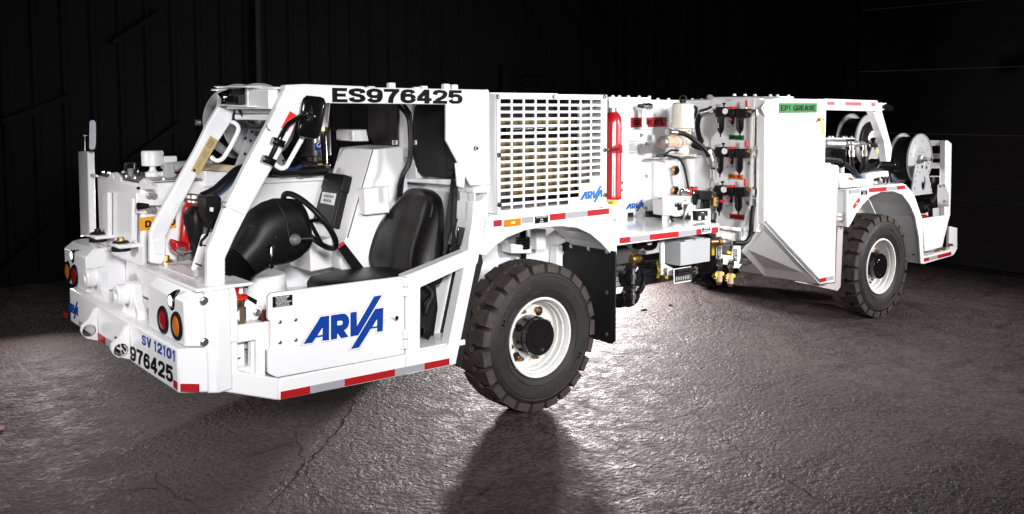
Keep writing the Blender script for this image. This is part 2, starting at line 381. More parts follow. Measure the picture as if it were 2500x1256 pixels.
# ---- the slanted four-letter company mark, measured on the door
LOGO_BL = at('L1', 160, 1022, y=-.05); LOGO_U = at('L1', 1680, 776, y=-.05)-LOGO_BL; LOGO_V = at('L1', 160, 547, y=-.05)-LOGO_BL
def luv(p):
    d = at('L1', *p, y=-.05)-LOGO_BL; det = LOGO_U.x*LOGO_V.z-LOGO_U.z*LOGO_V.x
    return ((d.x*LOGO_V.z-d.z*LOGO_V.x)/det, (LOGO_U.x*d.z-LOGO_U.z*d.x)/det)
LETTERS = [
 ([(158, 1024), (490, 500), (652, 478), (650, 945), (527, 966), (526, 882), (400, 900), (330, 998)], [[(527, 702), (526, 845), (425, 860)]]),
 ([(686, 472), (900, 440), (960, 445), (1005, 480), (1034, 545), (1036, 610), (1020, 680), (985, 728), (938, 758), (1022, 884), (878, 910), (810, 815), (803, 920), (684, 940)],
  [[(808, 584), (875, 572), (905, 582), (914, 612), (905, 640), (870, 660), (808, 668)]]),
 ([(1060, 420), (1180, 402), (1184, 680), (1516, 108), (1664, 86), (1210, 855), (1060, 880)], []),
 ([(1070, 1118), (1534, 350), (1690, 328), (1678, 774), (1572, 792), (1570, 712), (1448, 732), (1222, 1092)], [[(1572, 540), (1570, 678), (1480, 692)]])]
RIM_ = [(88, 1075), (470, 465), (900, 402), (1000, 420), (1028, 432), (1032, 388), (1212, 362), (1212, 545), (1512, 74), (1725, 46), (1568, 310), (1716, 288), (1706, 804), (1540, 830), (1540, 742), (1460, 756), (1240, 1128), (1005, 1170), (1178, 885), (498, 1006), (496, 912), (410, 925), (345, 1030)]
INN_ = [(130, 1050), (478, 484), (660, 460), (900, 422), (1000, 440), (1045, 470), (1048, 402), (1195, 380), (1196, 600), (1516, 92), (1692, 66), (1548, 332), (1702, 308), (1694, 790), (1556, 812), (1556, 726), (1454, 744), (1232, 1110), (1040, 1144), (1196, 870), (512, 988), (510, 898), (405, 912), (338, 1014)]
def logo(name, bl, br, tl, m, parent, rim=False, th=.001):
    bl, br, tl = Vector(bl), Vector(br), Vector(tl); U = br-bl; V = tl-bl; N = U.cross(V).normalized()
    if N.dot(CAM-bl) < 0: N = -N
    f = lambda p, o: (lambda q: bl+U*q[0]+V*q[1]+N*o)(luv(p))
    mb = MB(); mats = [m, SILV, WHT]
    if rim:
        mb.prism([f(p, .0006) for p in RIM_], N*.0006, 1); mb.prism([f(p, .0014) for p in INN_], N*.0006, 2)
    for o, hs in LETTERS: holed(mb, [f(p, .0022) for p in o], [[f(p, .0022) for p in h] for h in hs], N*th, 0)
    return mb.build(name, mats, parent, smooth=False)

# ================================================================== SETTING
def mk_floor():
    m = bpy.data.materials.new('old_concrete'); m.use_nodes = True; nt = m.node_tree; b = nt.nodes['Principled BSDF']; N = nt.nodes.new; K = nt.links.new
    tc = N('ShaderNodeTexCoord')
    def noi(s, d=6, r=.6, dist=0, off=0):
        mp = N('ShaderNodeMapping'); mp.inputs['Location'].default_value = (off, off*.7, 0); K(tc.outputs['Object'], mp.inputs[0])
        n = N('ShaderNodeTexNoise'); n.inputs['Scale'].default_value = s; n.inputs['Detail'].default_value = d; n.inputs['Roughness'].default_value = r; n.inputs['Distortion'].default_value = dist
        K(mp.outputs[0], n.inputs['Vector']); return n
    def mr(src, a, b_, c, d):
        r = N('ShaderNodeMapRange'); r.inputs[1].default_value = a; r.inputs[2].default_value = b_; r.inputs[3].default_value = c; r.inputs[4].default_value = d; K(src, r.inputs[0]); return r.outputs[0]
    def mth(op, a, b_):
        n = N('ShaderNodeMath'); n.operation = op
        for i, q in enumerate((a, b_)):
            if isinstance(q, (int, float)): n.inputs[i].default_value = q
            else: K(q, n.inputs[i])
        return n.outputs[0]
    big = noi(.6, 5, .6, .5); mid = noi(4, 7, .7); fine = noi(17, 4, .6, .4); hm = noi(5.5, 4, .5, .8, 5); hf = noi(33, 3, .6, .4, 2); grit = noi(110, 2, .5)
    cr = N('ShaderNodeValToRGB'); e = cr.color_ramp.elements
    e[0].position = .40; e[0].color = (.016, .0155, .0150, 1); e[1].position = .63; e[1].color = (.108, .085, .079, 1)
    tone = mth('ADD', mth('MULTIPLY', big.outputs[0], .3), mth('MULTIPLY', mid.outputs[0], .3)); tone = mth('ADD', mth('MULTIPLY', tone, .8), mth('ADD', mth('MULTIPLY', fine.outputs[0], .2), mth('MULTIPLY', hf.outputs[0], .34)))
    K(tone, cr.inputs[0])
    # dark scuffs and tyre-dragged stains, drawn out along one direction
    mp = N('ShaderNodeMapping'); mp.inputs['Rotation'].default_value = (0, 0, .9); mp.inputs['Scale'].default_value = (.45, 2.4, 1); K(tc.outputs['Object'], mp.inputs[0])
    stn = N('ShaderNodeTexNoise'); stn.inputs['Scale'].default_value = 1.6; stn.inputs['Detail'].default_value = 9; stn.inputs['Roughness'].default_value = .72; K(mp.outputs[0], stn.inputs['Vector'])
    st = N('ShaderNodeMix'); st.data_type = 'RGBA'; st.inputs[7].default_value = (.008, .0066, .0066, 1)
    K(mr(stn.outputs[0], .56, .70, 0, .8), st.inputs[0]); K(cr.outputs[0], st.inputs[6])
    wv = noi(1.3, 6, .65); vm = N('ShaderNodeVectorMath'); vm.operation = 'SCALE'; vm.inputs[3].default_value = .9; K(wv.outputs[1], vm.inputs[0])
    va = N('ShaderNodeVectorMath'); K(tc.outputs['Object'], va.inputs[0]); K(vm.outputs[0], va.inputs[1])
    def crack(sc, wd, lo, hi, off):
        vo = N('ShaderNodeTexVoronoi'); vo.feature = 'DISTANCE_TO_EDGE'; vo.inputs['Scale'].default_value = sc
        mpp = N('ShaderNodeMapping'); mpp.inputs['Location'].default_value = (off, off, 0); K(va.outputs[0], mpp.inputs[0]); K(mpp.outputs[0], vo.inputs['Vector'])
        return mth('MULTIPLY', mr(vo.outputs[0], .0, wd, 1, 0), mr(noi(.9, 3, .5, 0, off).outputs[0], lo, hi, 0, 1))
    crk = mth('MAXIMUM', crack(.60, .006, .47, .60, 0), crack(1.7, .008, .55, .66, 3.7))
    c2 = N('ShaderNodeMix'); c2.data_type = 'RGBA'; c2.inputs[7].default_value = (.006, .005, .005, 1); K(mth('MULTIPLY', crk, .7), c2.inputs[0]); K(st.outputs[2], c2.inputs[6])
    K(c2.outputs[2], b.inputs['Base Color'])
    K(mr(mth('ADD', mth('MULTIPLY', mid.outputs[0], .6), mth('MULTIPLY', fine.outputs[0], .4)), .38, .62, .5, .88), b.inputs['Roughness']); b.inputs['Specular IOR Level'].default_value = .18
    pit = N('ShaderNodeTexVoronoi'); pit.inputs['Scale'].default_value = 26; K(tc.outputs['Object'], pit.inputs['Vector'])
    h = mth('ADD', mth('MULTIPLY', big.outputs[0], .05), mth('MULTIPLY', hm.outputs[0], .026))
    h = mth('ADD', h, mth('MULTIPLY', hf.outputs[0], .027)); h = mth('ADD', h, mth('MULTIPLY', grit.outputs[0], .004))
    h = mth('ADD', h, mth('MULTIPLY', pit.outputs[0], .004)); h = mth('SUBTRACT', h, mth('MULTIPLY', crk, .02))
    bp = N('ShaderNodeBump'); bp.inputs['Strength'].default_value = 1; bp.inputs['Distance'].default_value = 1; K(h, bp.inputs['Height']); K(bp.outputs[0], b.inputs['Normal'])
    return m
FLOOR = mk_floor()
fl = MB().add([(-14, -9, 0), (8.2, -9, 0), (8.2, 7.6, 0), (-14, 7.6, 0)], [[0, 1, 2, 3]]).build('floor', FLOOR, smooth=False); fl['kind'] = 'structure'
CRK = mat('crack_dirt', (.006, .005, .005), .9, spec=.1)
def crack(pts, w0, w1, seed):
    rnd = random.Random(seed); q = [at('F', a, b, z=.0) for a, b in pts]; L = [q[0]]
    for a, b in zip(q, q[1:]):
        k = max(2, int((b-a).length/.05))
        for i in range(1, k+1):
            p = a.lerp(b, i/k); L.append(p+Vector((rnd.uniform(-.018, .018), rnd.uniform(-.018, .018), 0)) if i < k else p)
    mb = MB(); n = len(L); A = []; B = []
    for i, p in enumerate(L):
        d = (L[min(i+1, n-1)]-L[max(i-1, 0)]).normalized(); t = i/(n-1)
        w = .55*(w0+(w1-w0)*t)*rnd.uniform(.35, 1.3)*min(1, 6*t+.15, 6*(1-t)+.15)/2; s_ = Vector((-d.y, d.x, 0))*w
        A.append(p+s_+Z_*.003); B.append(p-s_+Z_*.003)
    mb.add(A+B, [[i, i+1, n+i+1, n+i] for i in range(n-1)])
    o = mb.build('floor_crack', CRK, None, smooth=False); o['kind'] = 'structure'
for i, (pts, w0, w1) in enumerate([
 ([(872, 955), (858, 1000), (838, 1030), (818, 1062), (790, 1090), (742, 1138), (712, 1180), (690, 1205), (640, 1245), (620, 1262)], .022, .012),
 ([(715, 1045), (728, 1085), (740, 1130), (762, 1180), (785, 1228)], .008, .012),
 ([(1640, 672), (1690, 705), (1700, 738), (1706, 762)], .014, .008), ([(1690, 712), (1740, 745), (1800, 775), (1870, 800)], .010, .006),
 ([(1480, 855), (1530, 905), (1600, 955), (1650, 985)], .008, .008), ([(1440, 1045), (1405, 1075), (1330, 1100), (1250, 1150), (1180, 1205), (1110, 1240)], .009, .006),
 ([(1670, 985), (1710, 1020), (1760, 1060), (1800, 1100), (1850, 1135), (1900, 1165), (1940, 1185), (2000, 1220), (2080, 1250)], .007, .010),
 ([(1940, 1185), (1905, 1200), (1895, 1235), (1880, 1262)], .008, .006), ([(2045, 1040), (2060, 1075), (2085, 1100), (2060, 1130)], .008, .005),
 ([(380, 1150), (392, 1185), (440, 1215), (500, 1245)], .010, .006), ([(1395, 1050), (1440, 1062), (1490, 1080), (1560, 1100)], .006, .004),
 ([(2200, 735), (2260, 765), (2330, 800)], .012, .006)]): crack(pts, w0, w1, i)
WALL = mat('dark_steel_siding', (.0034, .0034, .0037), .8, spec=.05, bump=.1, bscale=8, var=.3, vscale=1.5)
WALL2 = mat('dark_bare_steel', (.009, .0085, .008), .6, spec=.06, var=.3)
DOORM = mat('charcoal_door_panel', (.0085, .0082, .0082), .8, spec=.08, bump=.3, bscale=30, var=.25, vscale=2)
TRIM = mat('dark_trim', (.003, .003, .003), .6, spec=.05, var=.2)
mb = MB(); yb = 7.4; mb.box((-14, yb, 0), (8.1, yb+.15, 7))
for i in range(66):
    x = -13.8+i*.33; mb.prism([(x, yb, 0), (x+.03, yb-.035, 0), (x+.075, yb-.035, 0), (x+.105, yb, 0)], (0, 0, 7))
tag(mb.build('back_wall', WALL, smooth=False), 'dark ribbed steel wall across the back of the workshop', 'wall')
mb = MB(); xw = 8.0; mb.box((xw, 2.45, 0), (xw+.15, 7.35, 7))
for i in range(20):
    y = 2.6+i*.24; mb.prism([(xw, y, 0), (xw-.035, y+.03, 0), (xw-.035, y+.075, 0), (xw, y+.105, 0)], (0, 0, 7))
tag(mb.build('side_wall', WALL, smooth=False), 'dark narrow-ribbed steel wall at right angles behind the rear hose reels', 'wall')
od = thing('overhead_door', 'charcoal sectional overhead door closing the right-hand wall', 'garage door', (xw, 0, 0))
for k in range(6):
    mb = MB(); z0 = .06+k*.86
    mb.box((-.0, -6, z0), (.06, 2.3, z0+.848))
    for j in range(1, 5): mb.box((-.006, -6, z0+j*.167), (0, 2.3, z0+j*.167+.012))
    s = mb.build('door_panel', DOORM, od, .002)
    MB().box((-.03, -.35, z0+.80), (-.001, -.25, z0+.92)).build('hinge', WALL2, s, .004)
MB().box((-.02, -6, 0), (.05, 2.3, .055)).build('bottom_seal', TRIM, od, .005)
MB().box((-.06, 2.3, 0), (.05, 2.44, 6)).build('door_track', WALL2, od, .005)
def wpt(px, py): return at('F', px, py, y=yb)
wn = thing('window', 'small dark window with a steel frame on the back wall', 'window', wpt(1290, 190))
L = wn.location
q = [wpt(1215, 160)-L, wpt(1368, 160)-L, wpt(1368, 330)-L, wpt(1215, 330)-L]; qi = [wpt(1231, 183)-L, wpt(1342, 183)-L, wpt(1342, 312)-L, wpt(1231, 312)-L]
off = Vector((0, -.14, 0))
holed(MB(), [p+off for p in q], [[p+off for p in qi]], (0, .1, 0)).build('frame', TRIM, wn, .008)
MB().prism([p+Vector((0, -.07, 0)) for p in qi], (0, .012, 0)).build('pane', mat('dark_glass', (.004, .004, .005), .06, coat=.3), wn)
mb = MB()
for r_ in range(2):
    for cx in (1243, 1275, 1320):
        c = wpt(cx, 200+r_*24)-L+Vector((0, -.10, 0)); mb.torus(c, (.1, 1, .1), .045, .008, 16, 6)
    a = wpt(1280, 195+r_*22)-L+Vector((0, -.10, 0)); b = wpt(1312, 195+r_*22)-L+Vector((0, -.10, 0)); mb.tube([a, b], .006)
mb.build('guard_bars', WALL2, wn)
for i, (a, b) in enumerate((((0, 300), (170, 235)), ((300, 400), (435, 300)), ((0, 660), (115, 555)), ((270, 105), (390, 30)))):
    o = MB().tube([wpt(*a)+Vector((0, -.08, 0)), wpt(*b)+Vector((0, -.08, 0))], .05, 4, 0, False).build('wall_brace', WALL, None)
    tag(o, ['sloping steel brace at the far left edge level with the mirror', 'sloping steel brace on the back wall between mirror and cab', 'lowest sloping steel brace near the floor at the far left', 'highest sloping steel brace at the top left of the back wall'][i], 'brace', 'braces on the back wall')
o = MB().box(wpt(611, 170)+Vector((0, -.2, 0)), wpt(624, 170)+Vector((0, -.05, 3))).build('wall_post', WALL2, None, .01)
o = tag(o, 'narrow grey steel post on the back wall above the cab roof', 'post')
for v in o.data.vertices:
    if v.co.z < wpt(611, 171).z+.1: v.co.z = 0
#==TRUCK==
T = thing('service_truck', 'long white articulated mining lube truck with an open cab, big tyres and hose reels', 'truck')
YS = -.05
# ------------------------------------------------------------------ wheels
def tyre_mesh(front):
    mb = MB(); R = .525
    prof = [(.272, .03), (.285, .004), (.300, -.010), (.330, -.024), (.335, -.021), (.340, -.026), (.385, -.036), (.420, -.036), (.428, -.031), (.434, -.034), (.452, -.026), (.458, -.019), (.468, -.012), (.478, .006), (.488, .03),
            (.490, .11), (.490, .14), (.488, .22), (.478, .244), (.452, .276), (.385, .286), (.300, .26), (.272, .222)]
    n = 96; Rg = [[Vector((r*math.cos(2*PI*k/n), y, r*math.sin(2*PI*k/n))) for k in range(n)] for r, y in prof]
    mb.rings(Rg, 0, False)
    NL = 23
    def pol(a, y, r): return Vector((r*math.cos(a), y, r*math.sin(a)))
    rnd = random.Random(3)
    for side in (0, 1):
        for i in range(NL):
            a0 = 2*PI*(i+(.5 if side else 0))/NL; p = 2*PI/NL; j = rnd.uniform(-.006, .006)
            # outline in (angle, y): wide shoulder block narrowing and bending to the middle, as one lug
            o = [(-.40*p, -.026), (.40*p, -.026), (.42*p, .045), (.30*p, .075), (.52*p, .112), (.30*p, .138), (-.08*p, .126), (-.34*p, .088), (-.42*p, .045)]
            rb = [.462, .462, .485, .486, .487, .487, .487, .486, .485]; rt = [.5185, .5185, .5245, .525, .525, .525, .525, .525, .5245]
            def f(a, y, r): return pol(a0+a+j, (y if not side else .25-y), r)
            top = [f(a*.93, y+(.010 if k < 2 else 0), r) for k, ((a, y), r) in enumerate(zip(o, rt))]
            bot = [f(a, y, r) for (a, y), r in zip(o, rb)]
            mb.hexa(bot, top, 1)
    # raised sidewall lettering
    def ring_text(body, r0, r1, amid, span, m, flip=False):
        def fn(u, v, w_):
            t = amid-(u-.5)*span if not flip else amid+(u-.5)*span
            r = r0+(r1-r0)*(v if not flip else 1-v)
            rr = (r-.34)/.09; y = -.036-.002*w_-.0006 if r > .37 else -.0285-.004*max(0, (r-.34)/.03)-.0025*w_
            return pol(t, y+.0005, r)
        mb.text(body, fn, .02, 2)
    for b in ((2.35, -.85) if front else (1.15, -1.0)): ring_text('MAXXIS', .375, .418, b, .92, 2)
    for b in ((.78, -2.35) if front else (.05, -2.6)): ring_text('TUFF-GUARD', .395, .420, b, .85, 2)
    ring_text('10.00-20', .345, .366, -1.75, .5, 2)
    for a in range(8): mb.torus((0, -.026, 0), (0, 1, 0), .333, .0022, 8, 5, 0, a*PI/4, a*PI/4+.5)
    return mb
LETR = mat('tyre_lettering', (.028, .025, .024), .5)
def make_wheel(front, loc, flip=False):
    mb = MB()
    mb.lathe((0, 0, 0), (0, 1, 0), [(.262, .03), (.281, .002), (.284, -.010), (.279, -.016), (.268, -.014), (.262, .002), (.256, .012), (.256, .03), (.246, .036), (.244, .075), (.236, .082), (.232, .118), (.218, .132), (.205, .135), (.12, .137), (.12, .15), (.24, .15), (.25, .2), (.262, .22)], 64, 0, False, False)
    wh = mb.build('wheel', RIMW, T, loc=loc)
    tyre_mesh(front).build('tyre', [RUB, TREAD, LETR], wh, .0035, 2, 30)
    h = MB().lathe((0, .145, 0), (0, -1, 0), [(.138, 0), (.138, .10), (.131, .108), (.131, .146), (.126, .152), (.080, .152), (.078, .157), (0, .157)], 48)
    for k in range(3): h.torus((0, -.008, 0), (0, 1, 0), .05+.02*(k == 1), .006, 10, 6, 0, k*2.1, k*2.1+1.2)
    hub = h.build('hub', BLKG, wh)
    mb = MB(); mb.bolt((.01, -.006, -.085), (0, -1, 0), .010, .012); mb.build('drain_plug', CHR, hub)
    for k in range(8):
        a = 2*PI*k/8+.33; c = Vector((.182*math.cos(a), .135, .182*math.sin(a)))
        mb = MB().cyl(c, c-Y_*.012, .021, None, 12).cyl(c-Y_*.012, c-Y_*.034, .017, None, 6).cyl(c-Y_*.034, c-Y_*.05, .010, None, 8); mb.build('lug_nut', COPPER, wh)
    mb = MB()
    for k in range(4):
        a = PI/2*k+.78+.33/2; c = Vector((.182*math.cos(a), .1335, .182*math.sin(a)))
        mb.cyl(c, c-Y_*.002, .034, None, 18)
    mb.parts('hand_hole', DARK, wh)
    return wh
wfront = make_wheel(True, (0, 0, .525)); wrear = make_wheel(False, (4.57, 0, .525))
wrear.rotation_euler = (0, .35, 0)
for src, x, a in ((wfront, 0, .2), (wrear, 4.57, .9)):
    c = src.copy(); COL.objects.link(c); c.location = (x, 2.26, .525); c.rotation_euler = (0, a, PI)
    for ch in src.children:
        d = ch.copy(); COL.objects.link(d); d.parent = c
        
# ------------------------------------------------------------------ chassis under and between
mb = MB()
mb.box((-1.9, .75, .42), (.9, 1.5, .80)); mb.box((.9, .9, .50), (2.6, 1.35, .82)); mb.box((2.6, .75, .55), (5.9, 1.5, .95))
mb.cyl((0, .3, .525), (0, 2.0, .525), .10); mb.cyl((4.57, .3, .525), (4.57, 2.0, .525), .10); mb.lathe((0, 1.13, .525), (0, 1, 0), [(.1, -.3), (.24, -.1), (.24, .1), (.1, .3)], 24); mb.lathe((4.57, 1.13, .525), (0, 1, 0), [(.1, -.3), (.24, -.1), (.24, .1), (.1, .3)], 24)
mb.cyl((.3, 1.13, .6), (4.3, 1.13, .6), .06)
mb.build('chassis', DARK, T, .01)
# far-side bodywork, seen only past the near side
mb = MB(); mb.box((-.55, 2.0, 1.15), (.75, 2.24, 1.42)); mb.box((2.5, 1.3, .75), (3.72, 2.24, 2.0)); mb.box((3.72, 2.0, 1.15), (5.2, 2.24, 1.3)); mb.box((.95, 1.55, .95), (2.5, 2.2, 1.6))
mb.build('far_side_body', WH, T, .012)

# ------------------------------------------------------------------ front bumper and lamp housings
BX = -2.503
bpr = [(BX, .03), (-2.385, -.05), (-2.2, -.05), (-2.2, 2.24), (-2.385, 2.24), (BX, 2.16)]
bum = MB().prism([(x, y, .618) for x, y in bpr], (0, 0, .238)).build('front_bumper', WH, T, .012)
mb = MB()
strokes(mb, '976425', *[at('Z2', a, b, x=BX) for a, b in ((537, 908), (835, 1075), (835, 958), (537, 808))])
mb.build('fleet_number', BLK, bum, smooth=False); mb = MB()
strokes(mb, 'ES', *[at('Z2', a, b, x=BX) for a, b in ((430, 845), (522, 898), (522, 800), (430, 745))])
mb.build('fleet_number', BLK, bum, smooth=False)
for t_, q_ in (('SV', ((62, 742), (145, 786), (145, 692), (62, 652))), ('12101', ((170, 800), (364, 902), (364, 803), (170, 704)))):
    strokes(MB(), t_, *[at('N1', a, b, x=BX) for a, b in q_], tx=.32, ty=.2, gap=.2).build('unit_number', BLUE, bum, smooth=False)
logo('company_mark', at('B8', 108, 825, x=BX), at('B8', 213, 890, x=BX), at('B8', 108, 735, x=BX), BLUE, bum)
mb = MB()
for q, c in (([(840, 1100), (868, 1122), (868, 1068), (840, 1046)], 0),):
    p, n = decal_box('Z2', q, x=BX); mb.prism(p, n*.0008, c)
for q, c in (([(420, 1135), (498, 1178), (498, 1108), (420, 1058)], 0), ([(498, 1178), (590, 1232), (590, 1158), (498, 1108)], 1), ([(222, 985), (290, 1030), (290, 978), (222, 930)], 1), ([(66, 890), (103, 917), (103, 864), (66, 840)], 0)):
    p, n = decal_box('B8', q, x=BX); mb.prism(p, n*.0008, c)
cn = Vector((-(.08), -(.118), 0)).normalized()
p, n = decal_box('Z2', [(886, 1132), (1020, 1137), (1020, 1078), (886, 1076)], pt=(BX, .03, .7), n=cn); mb.prism(p, n*.0008, 0)
mb.parts('reflective_tape', [TAPER, TAPEG], bum)
HX = -2.462
def housing(y0, y1, near):
    sgn = 1
    if near:
        b = [(HX, y0), (-2.355, -.05), (-2.2, -.05), (-2.2, y1), (HX, y1)]; t = [(-2.40, y0+.02), (-2.345, -.02), (-2.2, -.02), (-2.2, y1-.02), (-2.40, y1-.02)]
    else:
        b = [(HX, y0), (-2.2, y0), (-2.2, y1+.06), (-2.36, y1+.06), (HX, y1)]; t = [(-2.40, y0+.02), (-2.2, y0+.02), (-2.2, y1+.03), (-2.35, y1+.03), (-2.40, y1-.02)]
    return MB().rings([[Vector((x, y, z)) for x, y in c] for c, z in ((b, .862), (b, 1.105), (t, 1.158))]).build('lamp_housing', WH, T, .008)
hn = housing(.03, .60, True)
yf0 = at('F', 211, 690, x=HX).y; yf1 = at('F', 158, 640, x=HX).y
hf = housing(yf0, yf1, False)
def lamp(name, fr, c, x, r, lens, parent):
    p = at(fr, *c, x=x); mb = MB()
    mb.lathe(p, (-1, 0, 0), [(r, -.01), (r, .006), (r*.93, .012), (r*.74, .012), (r*.70, .004)], 36, 0, False, False)
    o = mb.build(name, [BLKP], parent)
    MB().lathe(p, (-1, 0, 0), [(r*.74, -.01), (r*.74, .006), (r*.6, .012), (r*.3, .016), (.0, .017)], 36).build('lens', lens, o)
    return o
lamp('tail_lamp', 'N1', (258, 522), HX, .079, LRED, hn); lamp('turn_lamp', 'N1', (381, 578), HX, .079, LAMB, hn)
lamp('turn_lamp', 'B8', (112, 432), HX, .079, LAMB, hf); lamp('tail_lamp', 'B8', (183, 473), HX, .079, LRED, hf)
def headlight(fr, shield, c, parent):
    o = MB().prism([at(fr, *q, x=HX-.003) for q in shield], (.02, 0, 0)).build('headlight', BLKG, parent, .002)
    p = at(fr, *c, x=HX-.002)
    mb = MB(); mb.torus(p, X_, .033, .007, 28, 8, 0); mb.lathe(p, (-1, 0, 0), [(.031, 0), (.024, .008), (0, .011)], 24, 1); mb.build('bulb', [CHR, HEAD], o)
headlight('N1', [(375, 250), (372, 270), (352, 300), (352, 400), (345, 430), (332, 441), (318, 432), (302, 395), (296, 345), (302, 300), (320, 278), (350, 258)], (323, 350), hn)
headlight('B8', [(192, 208), (185, 218), (170, 232), (168, 330), (158, 352), (148, 340), (136, 300), (133, 262), (138, 235), (155, 214)], (150, 268), hf)
bolts('housing_bolt', [at('N1', a, b, y=-.06) for a, b in ((622, 350), (626, 722))], (0, -1, 0), .016, .010, STEEL, hn)
# seam between housing and corner post
# ------------------------------------------------------------------ corner column, sill, cab side frame
colp = [at('F', 505, 850, z=.86), at('F', 533, 850, z=.86), at('F', 568, 843, z=.86)]
c0, c1, c2 = [Vector((p.x, p.y, 0)) for p in (at('F', 505, 900, y=-.052), at('F', 533, 905, y=-.085), at('F', 568, 900, y=-.065))]
plan = [c0, c1, c2, Vector((c2.x, .10, 0)), Vector((c0.x, .10, 0))]
cc = MB().prism([(p.x, p.y, .612) for p in plan], (0, 0, .548)).build('corner_post', WH, T, .010)
# sill: wedge section at the front, then the long straight beam
YD = YS-.012
mb = MB()
a = [at('F', 517, 953, y=-.06), at('F', 568, 905, y=-.066), at('F', 682, 925, y=YS), at('F', 680, 979, y=YS)]
mb.hexa(a, [p+Vector((.02, .16, 0)) for p in a])
mb.prism(P('F', [(682, 925), (991, 865), (991, 916.5), (680, 979)], y=YS), (0, .16, 0))
sill = mb.build('sill', WH, T, .010)
tape('F', [(685, 957), (1097, 875)], [(685, 976), (1097, 891)], [(685, 757, 'r'), (757, 841, 'g'), (841, 964, 'r'), (964, 1036, 'g'), (1036, 1097, 'r')], sill, y=YS)
sf = MB()
holed(sf, P('F', [(991, 674.5), (1027, 660), (1145, 611), (1172, 603), (1113, 890.5), (991, 916.5)], y=YS), [P('F', [(1027, 702.7), (1134.5, 652.5), (1095, 846), (1025.8, 860.4)], y=YS)], (0, .09, 0))
sfo = sf.build('side_frame', WH, T, .008)
# panel behind the window: sloping white side of the wheel well
MB().prism(P('N4', [(130, 420), (640, 190), (480, 1060), (130, 1110)], y=.24), (0, .02, 0)).build('inner_panel', WH, sfo, .004)
MB().prism(P('N4', [(120, 380), (300, 300), (330, 640), (280, 980), (240, 970), (150, 1010)], y=.20), (0, .02, 0)).build('seat_base_side', BLKM, sfo)
mb = MB(); mb.tube(P3('N4', [(180, 400, .1), (270, 490, .08), (230, 600, .07), (205, 700, .07)]), .022, 8); mb.prism(P('N4', [(195, 850), (280, 890), (240, 970), (180, 930)], y=.1), (0, .05, 0)); mb.prism(P('N4', [(240, 530), (310, 520), (300, 560), (250, 680), (200, 700), (190, 590)], y=.06), (0, .03, 0))
mb.parts('seat_belt_reel', BLKP, sfo, .006)
# bar and stub tube in front of the door
mb = MB()
mb.prism(P('F', [(566, 797), (626, 788), (626, 831), (566, 841)], y=-.035), (0, .07, 0))
mb.prism(P('F', [(625, 788), (649, 788), (649, 921), (625, 915)], y=-.05), (0, .10, 0))
mb.prism(P('F', [(613, 836), (625, 834), (625, 915), (613, 912)], y=-.02), (0, .05, 0))
mb.build('kick_frame', WH, T, .007)
mb = MB().prism(P('K6', [(440, 540), (490, 530), (500, 825), (465, 880), (440, 880)], y=-.03), (0, .03, 0)).build('door_latch', WH, T, .004)
MB().prism(P('K6', [(480, 545), (502, 545), (502, 810), (485, 825)], y=-.036), (0, .004, 0)).build('latch_plate', GOLD, mb)
# ------------------------------------------------------------------ door
dpts = [(328, 470), (350, 447), (1272, 330), (1277, 340), (1278, 868), (1265, 876), (405, 1032), (385, 1033), (335, 1010), (325, 995), (325, 850), (345, 835), (345, 640), (328, 632)]
dr = plate('door', 'Z4', dpts, .03, WH, T, .005, y=YD)
logo('company_mark', at('L1', 160, 1022, y=YD), at('L1', 1680, 776, y=YD), at('L1', 160, 547, y=YD), BLUE, dr, True)
q, n = decal_box('Z4', [(357, 548), (496, 530), (496, 455), (357, 472)], .0008, y=YD)
pl = MB().prism(q, n*.0012).build('safety_label', BLK, dr)
mb = MB()
for t, v0, v1, u1 in (('IN CASE OF FIRE', .84, .95, .75), ('1. SHUT OFF ENGINE', .75, .82, .68), ('2. PULL RING PIN', .63, .71, .6), ('3. STRIKE BUTTON', .52, .60, .64), ("EN CAS D'INCENDIE:", .38, .49, .88), ('1. COUPER LE CONTACT', .28, .35, .78), ('2. TIRER LA GOUPILLE', .17, .24, .73), ('3. ENFONCER LE BOUTON', .06, .13, .78)):
    f = lambda u, v: (q[0]*(1-u)+q[1]*u)*(1-v)+(q[3]*(1-u)+q[2]*u)*v+n*.0014
    mb.text(t, lambda u, v, w, a=v0, b=v1, c=u1: f(.16+(c-.16+.08)*u, a+(b-a)*v)+n*(w*.0006), .012)
mb.build('lettering', WHT, pl)
bolts('door_bolt', [at('Z4', *c, y=YD) for c in ((410, 648), (519, 632), (410, 790), (520, 772))], (0, -1, 0), .008, .004, STEEL, dr)
p = at('Z4', 1190, 608, y=YD); MB().cyl(p, p-Y_*.035, .009).cyl(p-Y_*.035, p-Y_*.055, .013).build('door_stop', CHR, dr)
for y0, y1 in ((335, 465), (695, 830)):
    a = at('Z4', 1282, y0, y=-.07); b = at('Z4', 1282, y1, y=-.07)
    o = MB().cyl(a, b, .016, None, 14).prism(P('Z4', [(1262, y0+8), (1282, y0+6), (1282, y1-4), (1262, y1-2)], y=YD-.003), (0, .003, 0)).build('hinge', WH, dr)
    m_ = (a+b)/2; MB().cyl(m_-Z_*.002, m_+Z_*.002, .0167, None, 14).build('hinge_gap', SEAM, o)
